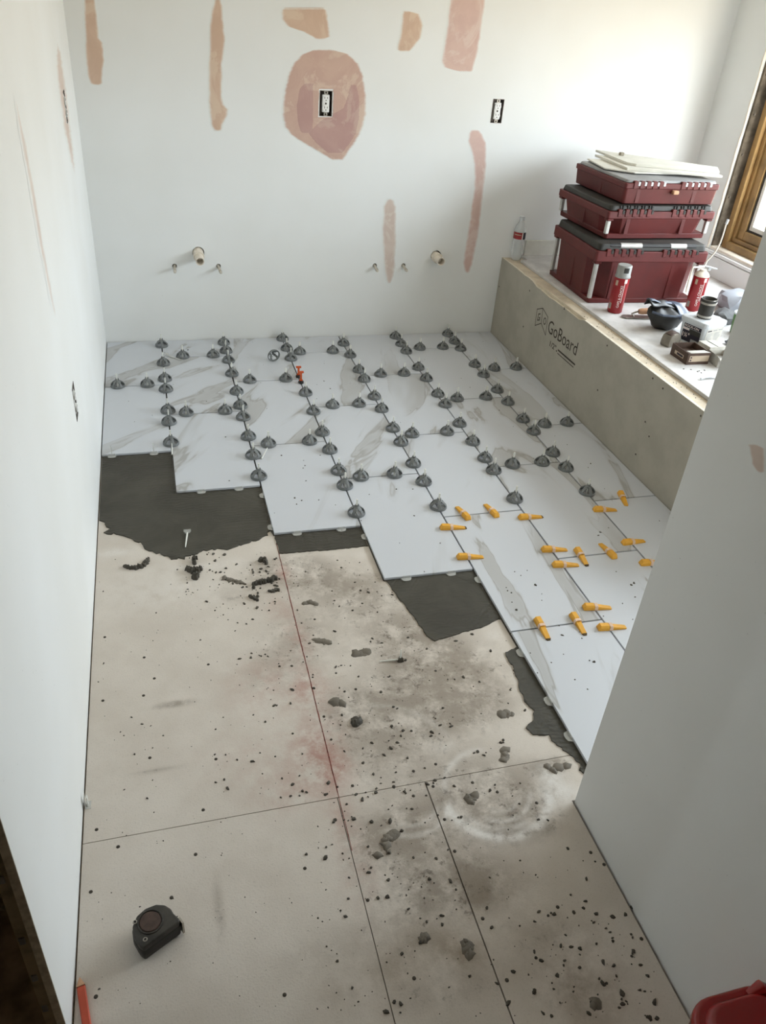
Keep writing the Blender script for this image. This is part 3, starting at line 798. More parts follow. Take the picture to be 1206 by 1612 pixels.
CROSS = {0: CA([(130,385),(300,378)]), 1: CA([(503,215),(678,212),(524,548),(748,538)]), 2: CA([(888,358),(1096,350),(995,722)])+CB([(158,650)]),
         3: CB([(105,178),(281,176),(281,465),(421,458),(429,838),(605,822)]), 4: CB([(533,298),(657,294),(698,612),(883,602)]),
         5: CB([(738,157),(859,153)])+CC([(125,403),(268,395),(403,735),(546,718)]), 6: CC([(308,250),(415,245),(560,530),(670,522)])}
JN = ['', 'first', 'second', 'third', 'fourth', 'fifth', 'sixth', 'seventh', 'eighth', 'ninth', 'tenth', 'eleventh', 'twelfth']
for k, pts in LONG.items():
    for i, (u, v) in enumerate(sorted(pts, key=lambda q: q[1])):
        p = on(u, v+1, 2, .002)
        y = min(p[1], -.034)
        make_cap((XE[k], y, .0004), 0, 'grey cap, %s from the back wall on the %s long joint from the left wall' % (JN[i+1], JN[k]), 'levelling caps on the long tile joints')
for c, pts in CROSS.items():
    rows = {}
    for (u, v) in pts:
        p = on(u, v+1, 2, .002)
        y = min(YC[c], key=lambda q: abs(q-p[1])); rows.setdefault(y, []).append(p[0])
    for i, y in enumerate(sorted(rows, reverse=True)):
        for k, x in enumerate(sorted(rows[y])):
            make_cap((x, y, .0004), math.pi/2, 'grey cap nearer the %s on the %s cross joint of the %s tile column' % ('left wall' if k == 0 else 'tub deck', JN[i+1], JN[c+1]), 'levelling caps on the short cross joints')
# loose cap on its edge
p = on(432, 571, 2, 0)
t = empty('loose_leveler', (p[0], p[1], .0322)); o = obj('cap', CAP, M['cap'], t)
o.rotation_euler = (math.radians(82), 0, math.radians(195)); o.location = (0, .008, 0)
tag(t, 'loose grey cap without a post standing on its rim on a tile', 'tile leveler')
# orange T-shaped posts in black bases
for (u, v, h, side) in ((469, 594, .047, 'back wall'), (475, 603, .050, 'large mortar patch')):
    p = on(u, v, 2, 0)
    t = empty('tee_spacer', (XE[3], p[1], .0004))
    MB().lathe([(.0001, .012), (.0105, .012), (.0125, .009), (.013, 0), (.0001, 0)], 8).build('base', M['black'], t)
    m = MB().box(-.0045, .0045, -.0035, .0035, .0118, h).box(-.012, .012, -.0045, .0045, h, h+.009).box(-.008, .008, -.003, .003, .0118, .018)
    m.build('tee_handle', M['orange'], t, bevel=.001)
    tag(t, 'orange T-shaped spacer in a black base, the one nearer the %s' % side, 'tile spacer', 'orange T-shaped spacers')

# ------------------------------------------------------------------ yellow wedges under clear straps
def wedge_mesh():
    m = MB(); S = []
    for (x, wd, h, tw) in ((-.037, .0100, .006, .007), (-.031, .0112, .0170, .0072), (-.006, .0112, .0165, .0072), (0, .0100, .0125, .008), (.052, .0078, .0040, .0072), (.055, .0060, .0024, .0056)):
        S.append([(x, -wd, .0002), (x, wd, .0002), (x, wd, h*.62), (x, tw, h), (x, -tw, h), (x, -wd, h*.62)])
    vs = [p for s in S for p in s]; fs = [tuple(range(5, -1, -1)), tuple(6*(len(S)-1)+i for i in range(6))]
    for i in range(len(S)-1):
        for j in range(6): fs.append((6*i+j, 6*i+(j+1) % 6, 6*i+6+(j+1) % 6, 6*i+6+j))
    return m.add(vs, fs).mesh('wedge_body')
def strap_mesh():
    m = MB(); pr = [(-.0118, 0), (-.0112, .0105), (-.0085, .0150), (0, .0160), (.0085, .0150), (.0112, .0105), (.0118, 0)]
    pi = [(y*.88, z-.0014 if z else 0) for y, z in pr]; n = len(pr)
    for x in (-.005, .005): m.v += [(x+.003, y, z) for y, z in pr]+[(x+.003, y, z) for y, z in pi]
    k = 2*n
    for i in range(n-1):
        m.f += [(i, i+1, k+i+1, k+i), (n+i, k+n+i, k+n+i+1, n+i+1), (i, n+i, n+i+1, i+1), (k+i, k+i+1, k+n+i+1, k+n+i)]
    return m.mesh('strap', True)
WM, SMH = wedge_mesh(), strap_mesh()
TIP = MB().add([(.0525, -.0078, .0003), (.0525, .0078, .0003), (.0525, .0074, .0046), (.0525, -.0074, .0046), (.0585, -.005, .0003), (.0585, .005, .0003), (.0585, .005, .0022), (.0585, -.005, .0022)],
               [(0,1,2,3),(4,7,6,5),(0,4,5,1),(2,6,7,3),(1,5,6,2),(0,3,7,4)]).mesh('tip')
CDp = lambda x, y: (680+x/3.1737, 760+y/3.1737)
def wedge(j, thick, tip, along, label, group, dirty=False):
    a, b = on(*CDp(*thick), 2, .004), on(*CDp(*tip), 2, .002)
    rz = math.atan2(b[1]-a[1], b[0]-a[0])
    p = on(*CDp(*j), 2, .006)
    if along[0] == 'x': p[0] = XE[along[1]]
    else: p[1] = min(YC[along[1]], key=lambda q: abs(q-p[1]))
    t = empty('tile_wedge', (p[0], p[1], .0004), rz)
    obj('wedge_body', WM, M['wedge'], t); obj('strap', SMH, M['strap'], t)
    if dirty: obj('dirty_tip', TIP, M['tip'], t)
    tag(t, label, 'tile wedge', group)
LJ = '%s yellow wedge from the back wall across the %s long joint from the left wall'
LG = 'yellow wedges across the long joints'; cnt = {}
for (j, a, b, k, dr) in (((90,222),(30,222),(163,222),4,1), ((178,369),(112,370),(250,368),4,0), ((483,170),(420,172),(553,166),5,1), ((600,332),(540,331),(670,331),5,0), ((655,408),(590,408),(728,408),5,0),
                         ((860,132),(805,129),(920,131),6,0), ((1000,294),(950,298),(1060,287),6,0), ((1075,400),(1040,400),(1110,398),6,0), ((812,620),(740,619),(890,621),5,0), ((886,720),(815,723),(960,718),5,0)):
    cnt[k] = cnt.get(k, 0)+1
    wedge(j, a, b, ('x', k), LJ % (JN[cnt[k]], JN[k]), LG, dr)
for (j, a, b, c, dr, lab) in (((160,155),(172,172),(125,122),4,0,'yellow wedge on the fifth column cross joint nearer the fourth long joint'), ((302,142),(320,162),(270,110),4,0,'yellow wedge on the fifth column cross joint nearer the fifth long joint'),
                         ((890,350),(914,374),(852,314),5,0,'yellow wedge with its thin end toward the back wall between two long joints of wedges'), ((745,362),(738,338),(790,418),5,1,'dirty-tipped yellow wedge with its thick end toward the back wall'),
                         ((965,84),(955,52),(985,112),6,0,'yellow wedge across the cross joint nearest the grey deck front'), ((553,725),(545,690),(598,782),4,1,'yellow wedge with dark tip across the last cross joint by the open tile edge'), ((735,705),(722,668),(775,752),4,1,'yellow wedge with dark tip across the last cross joint next to a long joint')):
    wedge(j, a, b, ('y', c), lab, 'yellow wedges across the cross joints', dr)

# ------------------------------------------------------------------ clear clip bases along open tile edges
def clip_mesh():
    m = MB(); m.prism([(-.018, 0), (.018, 0), (.013, -.012), (.006, -.015), (-.006, -.015), (-.013, -.012)], 0, .0012)
    m.box(-.012, .012, -.0018, -.0004, .0012, .0095)
    return m.mesh('clip_base')
CLM = clip_mesh(); CPM = MB().box(-.0022, .0022, -.0016, 0, .0095, .045).mesh('clip_post', bevel=.0005)
def clip(x, y, rz, post, label, group):
    t = empty('leveling_clip', (x, y, ZF+.0050), rz)
    obj('clip_base', CLM, M['clear'], t)
    if post:
        o = obj('clip_post', CPM, M['clear' if post == 2 else 'post'], t)
    tag(t, label, 'tile clip', group)
for (u, v, c, pst) in ((176, 711, 0, 2), (242, 711, 0, 1), (317, 775, 1, 0), (377, 771, 1, 0), (468, 838, 2, 0), (538, 832, 2, 0), (711, 901, 3, 0), (640, 908, 3, 0)):
    p = on(u, v, 2, 0)
    lab = 'clear clip foot at the %s tile column end, %s the left wall' % (JN[c+1], 'farther from' if u in (377, 538, 711) else 'nearer') if not pst else ('clear upright clip post at the tile end by the left wall' if pst == 2 else 'white upright clip post on a clear foot at a tile end')
    clip(p[0], YC[c][-1]+.0005, 0, pst, lab, 'clear clip feet along the tile ends' if not pst else None)
for q_, (u, v, k) in enumerate(((411, 778, 2), (424, 828, 2), (571, 843, 3), (748, 911, 4), (815, 1026, 4), (860, 1102, 4), (889, 1158, 4))):
    p = on(u, v, 2, 0)
    clip(XE[k]+.0015, p[1], -math.pi/2, 0, ['clear clip foot on the second long joint in the large mortar patch', 'clear clip foot at the corner of the third column end tile', 'clear clip foot on the third long joint by the narrow mortar strip', 'clear clip foot on the fourth long joint by the four-sided mortar patch', 'clear clip foot at the upper end of the ragged mortar strip', 'clear clip foot midway along the ragged mortar strip', 'clear clip foot at the wall corner end of the ragged mortar strip'][q_], 'clear clip feet along the long tile sides')
# loose white posts
def loose(pa, pb, za, zb, label, r=.0028, extra=None, name='loose_clip_post'):
    a, b = on(*pa, 2, za), on(*pb, 2, zb)
    t = empty(name, tuple(a)); b = b-a
    m = MB().tube([(0, 0, 0), tuple(b*.5), tuple(b)], [r, r*.9, r*.55], 6)
    m.build('stem', M['post'], t)
    if extra: extra(t)
    return tag(t, label, 'tile clip')
def foot(t):
    m = MB().box(-.009, .009, -.004, .004, -.001, .006).box(-.012, .012, -.001, .001, .002, .012); m.build('foot', M['clear'], t)
def dirty_foot(t):
    m = MB(); rblob(m, (0, 0), .010, .012, 1.0, n=9, zb=-.004); m.build('mortar_lump', M['crumb'], t, smooth=True)
    m = MB().tube([(0, 0, .004), (.001, .004, .034)], [.003, .0016], 6); m.build('tab', M['post'], t)
loose((295, 838), (292, 861), -.004, -.005, 'loose white clip post lying in the large mortar patch', .003, foot)
loose((630, 1038), (598, 1041), ZF+.005, ZF+.003, 'loose white clip with a mortar-caked foot on the bare board', .0026, dirty_foot)
loose((262, 559), (287, 567), .004, .004, 'loose white clip post lying flat on a tile near the back wall', .0028, foot)
loose((271, 716), (270.5, 698), -.004, .020, 'white clip post leaning on the corner of a tile step', .0026)
loose((412, 722), (421, 705), .004, .012, 'loose white clip post leaning beside a levelling cap', .0026)
a = FP(137, 1268)
t = empty('loose_clip_post', (XL+.011, a[1], ZF+.0005)); MB().box(-.0012, .0012, -.004, .004, .0, .030).build('stem', M['post'], t); MB().box(-.006, .006, -.010, .010, 0, .0015).box(-.006, -.0048, -.010, .010, 0, .034).build('foot', M['clear'], t)
tag(t, 'white clip post standing upright against the foot of the left wall', 'tile clip')

# ------------------------------------------------------------------ tub deck
YDE = -2.25
deck = empty('tub_deck', (XG, -1.1, ZF)); bpy.context.view_layer.update(); dinv = deck.matrix_world.inverted()
def dk(o): o.parent = deck; o.matrix_parent_inverse = dinv; return o
# facing board with a worn upper edge near the back
top = [(-.0008, ZC)]
for i in range(1, 45):
    y = -.0008+(YDE)*i/45
    dz = 0
    if -.42 < y < -.12: dz = -random.uniform(0, .003)
    if -.95 < y < -.42: dz = -.012-random.uniform(0, .006)
    top.append((y, ZC+dz))
top.append((YDE, ZC))
poly = [(-.0008, -.010)]+top+[(YDE, -.010)]
m = MB(); n = len(poly)
m.add([(XG, y, z) for y, z in poly]+[(XG+.012, y, z) for y, z in poly], [tuple(range(n)), tuple(range(2*n-1, n-1, -1))]+[(i, n+i, n+(i+1) % n, (i+1) % n) for i in range(n)])
fb = dk(m.build('facing_board', M['goboard']))
me = fb.data; me.materials.append(M['boardedge'])
for pgn in me.polygons:
    if pgn.normal.z > .5: pgn.material_index = 1
dk(MB().box(XG+.0125, XG+.110, YDE, -.0012, ZC-.040, ZC-.001).build('top_plate', M['lumber'], bevel=.001))
dk(MB().prism([(XG+.068, YDE), (XR-.0015, YDE), (XR-.0015, -.0015), (XG+.105, -.0015), (XG+.105, -.09), (XG+.068, -.09)], ZC-.0005, ZD).build('deck_board', M['deck'], bevel=.001))
dk(MB().box(XG+.0125, XR-.002, YDE, YDE+.012, -.01, ZC-.042).build('end_board', M['goboard']))
# upstands along the walls
dk(MB().box(XG+.12, XR-.016, -.014, -.0016, ZD+.0003, ZD+.078).build('upstand', M['trimwhite'], bevel=.001))
dk(MB().box(XR-.0150, XR-.0016, YDE, -.0016, ZD+.0003, ZD+.098).build('upstand', M['wall'], bevel=.001))
SC2 = MB().lathe([(.0001, .0016), (.003, .0014), (.0042, .0002)], 10).mesh('screw', True)
WS2 = MB().lathe([(.0042, .0003), (.0085, .0006), (.0095, 0)], 14).mesh('washer', True)
for (u, v) in [(888.5,486.5),(824,514),(956,544),(941,614),(1027.9,595.6),(1043.8,611.5),(1016,664),(1022,687),(1103.5,654.7),(834,457.6),(1001,715),(786,451)]:
    p = on(u, v, 0, XG)
    s = obj('screw', SC2, M['screw'], fb); s.rotation_euler = (0, -math.pi/2, 0); s.location = (XG-.0003, p[1], p[2])
    wsh = obj('washer', WS2, M['goboard'], fb); wsh.rotation_euler = (0, -math.pi/2, 0); wsh.location = (XG-.0002, p[1], p[2])
# printed logo and lettering on the facing board
def face_text(body, y, z, h, wd, bold=0.0):
    me = text_mesh(body, h, wd, 0, bold)
    map_mesh(me, lambda c: Vector((XG-.0006, y-c.x, z+c.y)))
    return obj('lettering', me, M['print'], fb)
tm = face_text('GoBoard', -.645, .245, .062, .300, .0)
face_text('1/2"', -.692, .192, .027, .066, .012)
lg = MB()
def stroke(pts, wdt=.0038, closed=True, x=XG-.0006):
    k = len(pts)
    for i in range(k if closed else k-1):
        a, b = np.array(pts[i]), np.array(pts[(i+1) % k]); d = (b-a)/np.linalg.norm(b-a); nn = np.array([-d[1], d[0]])*wdt/2
        a = a-d*wdt/2; b = b+d*wdt/2
        lg.add([(x, *(a+nn)), (x, *(b+nn)), (x, *(b-nn)), (x, *(a-nn))], [(0, 1, 2, 3)])
stroke([(-.501, .306), (-.557, .330), (-.569, .259), (-.510, .226)])
stroke([(-.557, .330), (-.624, .309), (-.633, .223), (-.569, .259)])
stroke([(-.541, .296), (-.524, .289), (-.526, .259), (-.545, .267), (-.544, .278), (-.536, .275)], .0050, False)
stroke([(-.600+.012*math.cos(t), .281+.015*math.sin(t)) for t in np.linspace(0, 6.28, 13)[:-1]], .0045)
for (y0, y1, z, th) in ((-.765, -.770, .197, .006),):
    stroke([(y0, z), (y1, z)], th, False)
yy = -.782
while yy > -.950:
    l_ = random.uniform(.005, .012); stroke([(yy, .207), (max(yy-l_, -.952), .207)], .0075, False); yy -= l_+.0025
yy = -.782
while yy > -.945:
    l_ = random.uniform(.006, .016); stroke([(yy, .191), (max(yy-l_, -.948), .191)], .0040, False); yy -= l_+.0015
lgo = lg.build('printed_mark', M['print'], fb)
tag(deck, 'low grey-faced tub deck with white board top under the window', 'deck')
# crumbs on the deck board edge
dc = MB()
for _ in range(40):
    y = random.uniform(-1.9, -.9); rblob(dc, (random.uniform(XG+.02, XG+.06), y), random.uniform(.001, .003), .0015, 1.3, n=5, zb=ZC-.0008)
for (u, v) in ((1076,581),(1088,582),(1101,584),(1104,587),(1109,583),(1098,585)):
    p = on(u, v, 2, ZD); rblob(dc, p, .003, .002, 1.4, n=6, zb=ZD)
tag(dc.build('deck_crumbs', M['crumb']), 'dark specks along the deck edge and by the brown carton', 'mortar crumbs', kind='stuff')

# ------------------------------------------------------------------ outlets
def outlet(p, axis, label, back=False):
    a, z = p
    t = empty('outlet', (a, 0.0, z) if axis == 1 else (XL, a, z), 0 if axis == 1 else math.pi/2)
    # local: x along the wall, y into the wall
    bx = MB()
    bx.box(-.0288, .0288, .040, .042, -.0518, .0518).box(-.0288, -.0272, -.001, .040, -.0518, .0518).box(.0272, .0288, -.001, .040, -.0518, .0518).box(-.0272, .0272, -.001, .040, -.0518, -.0500).box(-.0272, .0272, -.001, .040, .0500, .0518)
    bx.build('box', M['boxmetal'], t)
    r = MB().box(-.0165, .0165, .000, .028, -.036, .036).build('receptacle', M['recept'], t, bevel=.003, seg=2)
    for zc in (-.0195, .0195):
        fa = MB(); prof = [(.0165*math.cos(q), .0135*math.sin(q)) for q in np.linspace(0, 6.283, 17)[:-1]]
        prof = [(max(-.0160, min(.0160, x)), y) for x, y in prof]
        nn = len(prof); fa.add([(x, -.0035, zc+y) for x, y in prof]+[(x, .001, zc+y) for x, y in prof], [tuple(range(nn))]+[(i, (i+1) % nn, nn+(i+1) % nn, nn+i) for i in range(nn)])
        fo = fa.build('socket_face', M['recept'], t)
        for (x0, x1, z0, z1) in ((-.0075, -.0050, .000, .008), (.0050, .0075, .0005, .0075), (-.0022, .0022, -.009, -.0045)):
            MB().box(x0, x1, -.0040, -.0030, zc+z0, zc+z1).build('slot', M['boxmetal'], fo)  # raised grey boxes put in for the shade inside the slots
    yk = MB().box(-.008, .008, .0, .002, .036, .0499).box(-.008, .008, .0, .002, -.0499, -.036); yk.build('yoke', M['steel'], t)
    for zc in (-.044, .044, 0):
        o = obj('screw', SC2, M['steel'], t); o.rotation_euler = (math.pi/2, 0, 0); o.location = (0, -.0004 if zc else -.0005, zc)
    return tag(t, label, 'outlet')
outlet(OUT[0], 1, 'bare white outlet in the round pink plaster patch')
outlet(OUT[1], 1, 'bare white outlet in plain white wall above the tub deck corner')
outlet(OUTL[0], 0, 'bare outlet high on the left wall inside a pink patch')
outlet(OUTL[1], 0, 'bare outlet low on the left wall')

# ------------------------------------------------------------------ plumbing stubs
def drain(u, v, ue, ve, label):
    c = on(u, v, 1, 0); e = on(ue, ve, 1, -.075)
    t = empty('drain_pipe', tuple(c)); d = Vector(e)-Vector(c)
    dn = d.normalized()
    MB().tube([tuple(-dn*.05), tuple(d*.45)], .0255, 20).build('coupling', M['pvc'], t, smooth=True)
    n = 20
    a = dn.cross(Vector((0, 0, 1))).normalized(); b = a.cross(dn)
    V = []; F = []
    for (s, r) in ((.40, .0205), (1.0, .0205), (1.0, .0175), (.47, .0170)):
        for j in range(n): V.append(tuple(d*s+a*math.cos(6.2832*j/n)*r+b*math.sin(6.2832*j/n)*r))
    for i in range(3):
        for j in range(n): F.append((i*n+j, i*n+(j+1) % n, (i+1)*n+(j+1) % n, (i+1)*n+j))
    MB().add(V, F).build('pipe', M['pvc'], t, smooth=True)
    V = [tuple(d*.472+a*math.cos(6.2832*j/n)*.0172+b*math.sin(6.2832*j/n)*.0172) for j in range(n)]
    MB().add(V, [tuple(range(n))]).build('bore', M['pvc'], t)
    tag(t, label, 'pipe')
drain(312, 399, 315, 412, 'cream drain pipe stub in the wall nearer the left wall')
drain(686, 404, 695, 412, 'cream drain pipe stub in the wall nearer the tub deck')
def stub(u, v, ue, ve, label):
    c = on(u, v, 1, 0); e = on(ue, ve, 1, -.05); d = Vector(e)-Vector(c)
    t = empty('supply_stub', tuple(c))
    MB().tube([tuple(-d*1.0), tuple(d*.85), tuple(d*.97), tuple(d)], [.0072, .0072, .0064, .004], 12).build('pipe', M['copper'], t, smooth=True)
    MB().tube([tuple(d*.72), tuple(d*.80)], .0080, 12).build('cap_ring', M['steel'], t, smooth=True)
    tag(t, label, 'pipe', 'capped supply stubs')
stub(275, 420, 275.5, 429, 'capped supply stub left of the drain pipe nearer the left wall')
stub(344, 420, 348, 430, 'capped supply stub right of the drain pipe nearer the left wall')
stub(590, 419, 594.5, 427, 'capped supply stub left of the faint pink strip')
stub(635, 419, 641, 427, 'capped supply stub between the faint pink strip and a drain pipe')

# ------------------------------------------------------------------ red toolboxes
def rrect(w_, d_, r, seg=4):
    P = []
    for (cx, cy, a0) in ((w_/2-r, d_/2-r, 0), (-w_/2+r, d_/2-r, 90), (-w_/2+r, -d_/2+r, 180), (w_/2-r, -d_/2+r, 270)):
        for i in range(seg+1):
            a = math.radians(a0+90*i/seg); P.append((cx+r*math.cos(a), cy+r*math.sin(a)))
    return P
def octa(w_, d_, c):
    return [(w_/2, -d_/2+c), (w_/2, d_/2-c), (w_/2-c, d_/2), (-w_/2+c, d_/2), (-w_/2, d_/2-c), (-w_/2, -d_/2+c), (-w_/2+c, -d_/2), (w_/2-c, -d_/2)]
def sc(P, k, kd=None): return [(x*k, y*(kd or k)) for x, y in P]
def toolbox(loc, rz, W_, D_, H, label, bars=True, lid='charcoal', teeth=5, handle=False, slots=False, ch=.085, lidh=.028, rimh=.040, kb=.955):
    t = empty('toolbox', loc, rz)
    zr0 = H-lidh-rimh; zr1 = H-lidh
    bh = .022 if bars else .004
    m = MB()
    if bars:
        m.prism(sc(rrect(W_, D_, .012), kb), 0, bh, sc(rrect(W_, D_, .012), kb+.006))
        m.prism(sc(octa(W_, D_, ch), kb+.0), bh-.001, zr0+.001, sc(octa(W_, D_, ch), .985))
    else:
        m.prism(sc(rrect(W_, D_, .015), kb), 0, zr0+.001, sc(rrect(W_, D_, .015), .985))
    body = m.build('body', M['redbox'], t, bevel=.002)
    rim = MB().prism(rrect(W_, D_, .012), zr0, zr1).build('rim', M['redband'], t, bevel=.002)
    # ribs on the front and left faces
    k2 = .97
    for sx in (-.17, .12):
        MB().prism([(sx-.012, -D_/2*k2+.006), (sx+.012, -D_/2*k2+.006), (sx+.009, -D_/2*k2-.003), (sx-.009, -D_/2*k2-.003)], bh+.002, zr0-.0005).build('rib', M['redbox'], t)
    for sy in (-.02,):
        MB().prism([(-W_/2*k2+.006, sy-.010), (-W_/2*k2+.006, sy+.010), (-W_/2*k2-.003, sy+.007), (-W_/2*k2-.003, sy-.007)], bh+.002, zr0-.0005).build('rib', M['redbox'], t)
    # latch teeth rising over the lid's edge along the front, in two groups
    px = [-.225+.037*i for i in range(teeth)]+[.055+.037*i for i in range(teeth)]
    px = [x*W_/.565 for x in px]
    for x in px:
        MB().box(x-.010, x+.010, -D_/2-.0035, -D_/2+.012, zr1-.022, zr1+.010).build('latch_tooth', M['redband'], t, bevel=.002)
    ld = MB().prism(sc(rrect(W_, D_, .02), .965), zr1+.0003, H-.004, sc(rrect(W_, D_, .02), .945)).build('lid', M[lid], t, bevel=.004, seg=2)
    MB().box(-W_*.33, W_*.33, -D_*.12, D_*.40, H-.0045, H+.0002).build('lid_panel', M[lid], t, bevel=.002)
    if slots:
        for x in px:
            MB().box(x+.002, x+.009, -D_/2*.965-.0012, -D_/2*.93, zr1+.004, H-.0025).build('lid_slot', M['black'], t)
            MB().box(x+.015, x+.022, -D_/2*.965-.0012, -D_/2*.93, zr1+.004, H-.0025).build('lid_slot', M['black'], t)
    for x in px:
        MB().box(x+.012, x+.024, -D_/2-.002, -D_/2+.02, zr1-.010, zr1+.006).build('lid_tab', M['white' if not bars else 'charcoal'], t, bevel=.001)
    if bars:
        for sx in (-1, 1):
            for sy in (-1, 1):
                x, y = sx*(W_/2*.975-.014), sy*(D_/2*.975-.014)
                MB().prism([(x-.009, y-.009), (x+.009, y-.009), (x+.009, y+.009), (x-.009, y+.009)], bh-.001, zr0+.001).build('corner_bar', M['alu'], t, bevel=.004, seg=2)
                MB().box(x-.016, x+.016, y-.016, y+.016, zr0-.012, zr0+.0005).build('bar_bracket', M['redbox'], t, bevel=.003)
    if handle:
        y = -D_/2+.022; z = H-.0140
        MB().tube([(-.225, y+.03, z-.012), (-.215, y, z), (.215, y, z), (.225, y+.03, z-.012)], .0125, 10).build('handle', M['black'], t, smooth=True)
        for (x0, x1) in ((-.165, -.060), (.085, .165)):
            MB().tube([(x0, y, z), (x1, y, z)], .0133, 12).build('handle_sleeve', M['alu'], t, smooth=True)
        MB().box(-.15, .15, D_*.02, D_*.20, H-.003, H-.0002).build('lid_recess_rib', M['black'], t, bevel=.002)
    tag(t, label, 'toolbox', 'stacked red toolboxes')
    return t
toolbox((2.780, -.560, ZD+.0006), math.radians(-2.0), .565, .465, .270, 'deepest red toolbox with silver-banded black handle, bottom of the stack', handle=True, lidh=.034, rimh=.045)
toolbox((2.815, -.480, ZD+.2714), math.radians(2.0), .565, .465, .146, 'medium red toolbox with slotted charcoal lid, middle of the stack', slots=True, ch=.075, lidh=.026, rimh=.030, kb=.93)
tb3 = toolbox((2.850, -.462, ZD+.4186), math.radians(1.5), .492, .455, .102, 'shallow red case with a grey lid, top of the stack', bars=False, lid='greylid', lidh=.016, rimh=.022, kb=.965)
MB().prism(rrect(.03, .02, .006), .050, .066).build('latch', M['handlewood'], tb3, bevel=.003).location = (.01, -.235, -.005)
ZT = ZD+.4186+.102

# white offcuts lying on the stack
def slab(pix, z0, th, label, mat='trimwhite'):
    P = [on(u, v, 2, z0+th)[:2] for u, v in pix]
    m = MB().prism([tuple(p) for p in P], z0, z0+th)
    o = m.build('trim_offcut', M[mat], None, bevel=.0006)
    return tag(o, label, 'board')
slab([(925,249.5),(1000,254),(1092,274),(1000,271),(952,264)], ZT+.0006, .006, 'thin pale board under the others on the toolbox stack')
slab([(937,243),(1122,270),(1138,276.5),(988,264)], ZT+.0072, .010, 'white board between two others on the toolbox stack')
slab([(938,235.5),(1130,263),(1133,270),(1002,258),(988,255.5)], ZT+.0178, .010, 'topmost white board on the toolbox stack')
p = on(978, 245, 2, ZT+.028)
tag(MB().box(p[0]-.011, p[0]+.011, p[1]-.010, p[1]+.010, ZT+.0283, ZT+.043).build('grey_block', M['trimgrey'], None, bevel=.003), 'tiny grey block on the topmost white board', 'block')

# ------------------------------------------------------------------ things on the deck
def cyl_text(body, r, z0, ang, h, wd, mat, parent, vertical=True, bold=.01):
    me = text_mesh(body, h, wd, 0, bold)
    def f(c):
        if vertical: s, zz = -c.y, c.x
        else: s, zz = c.x, c.y
        a = ang+s/r
        return Vector((r*math.cos(a), r*math.sin(a), z0+zz))
    bm = bmesh.new(); bm.from_mesh(me); bmesh.ops.triangulate(bm, faces=bm.faces); bm.to_mesh(me); bm.free()
    map_mesh(me, f)
    return obj('lettering', me, mat, parent)
def cyl_patch(r, a0, a1, z0, z1, mat, parent, name='label_mark', n=6):
    V = []; F = []
    for i in range(n+1):
        a = a0+(a1-a0)*i/n
        V += [(r*math.cos(a), r*math.sin(a), z0), (r*math.cos(a), r*math.sin(a), z1)]
    F = [(2*i, 2*i+2, 2*i+3, 2*i+1) for i in range(n)]
    return MB().add(V, F).build(name, mat, parent)
camdir = math.atan2(CAM[1]+.96, CAM[0]-2.55)     # the side that faces the doorway
def foam_can(loc, label, capped, rz):
    t = empty('foam_can', loc, rz)
    r = .033
    MB().lathe([(.0001, 0), (.030, 0), (r, .004), (r, .158)], 28).build('can_body', M['redcan'], t, smooth=True, angle=50)
    fc = camdir-rz
    cyl_text('GAPS & CRACKS', r+.0005, .028, fc+.42, .011, .098, M['pinkwhite'], t)
    cyl_patch(r+.0005, fc+.52, fc+.60, .05, .135, M['pinkwhite'], t, 'label_line')
    cyl_patch(r+.0005, fc-1.05, fc-.62, .018, .044, M['cream_print'], t)
    cyl_patch(r+.0009, fc-.98, fc-.70, .020, .042, M['greycap'], t)
    cyl_patch(r+.0005, fc-.72, fc-.38, .124, .146, M['cream_print'], t)
    cyl_patch(r+.0005, fc+.45, fc+.85, .136, .154, M['pinkwhite'], t)
    if capped:
        MB().lathe([(r+.0004, .156), (r+.0008, .158), (r+.0008, .163), (.0318, .166), (.0310, .206), (.0295, .209), (.0001, .209)], 28).build('cap', M['greycap'], t, smooth=True, angle=40)
        cyl_patch(.0320, fc+.05, fc+.75, .180, .202, M['rubber'], t)
    else:
        MB().lathe([(r, .157), (.0335, .160), (.026, .172), (.016, .178), (.015, .186), (.0001, .186)], 28).build('valve_dome', M['pvc'], t, smooth=True, angle=40)
        m = MB().box(-.006, .006, -.006, .006, .185, .204).box(-.032, .032, -.006, .006, .198, .203)
        m.build('trigger', M['white'], t, bevel=.002).rotation_euler = (0, .12, -.5)
    return tag(t, label, 'spray can')
pc = on(969, 492, 2, ZD)
foam_can((pc[0], pc[1]+.012, ZD+.0005), 'red foam can with grey cap standing in front of the toolboxes', True, 0)
can2 = foam_can((2.985, -.885, ZD+.0005), 'red foam can with white nozzle and straw by the window end of the toolboxes', False, 0)
# straw up toward the window, and a second one hanging down
S0 = Vector((2.985, -.885, ZD))
q0, q1 = on(1113, 411, 1, -.88), on(1143, 353, 1, -.90)
A = Vector(q0)-S0; B = Vector(q1)-S0
pts = [Vector((0, 0, .203)), A*.6+Vector((0, 0, .2))*.4, A]
for i in range(1, 9):
    t_ = i/8; pts.append(A*(1-t_)+B*t_+Vector((.016, 0, -.018))*math.sin(math.pi*t_))
MB().tube([tuple(p) for p in pts], .0034, 8).build('straw', M['pvc'], can2, smooth=True, angle=60)
MB().tube([tuple(B), tuple(B+Vector((.004, 0, .02)))], .0062, 8).build('straw_tip', M['white'], can2, smooth=True)
q0, q1 = Vector(on(1091, 421, 1, -.93))-S0, Vector(on(1080, 460, 1, -.935))-S0
MB().tube([(0, 0, .198), tuple(q0), tuple(q0*.5+q1*.5+Vector((-.002, 0, 0))), tuple(q1)], .0042, 8).build('straw', M['pvc'], can2, smooth=True, angle=60)

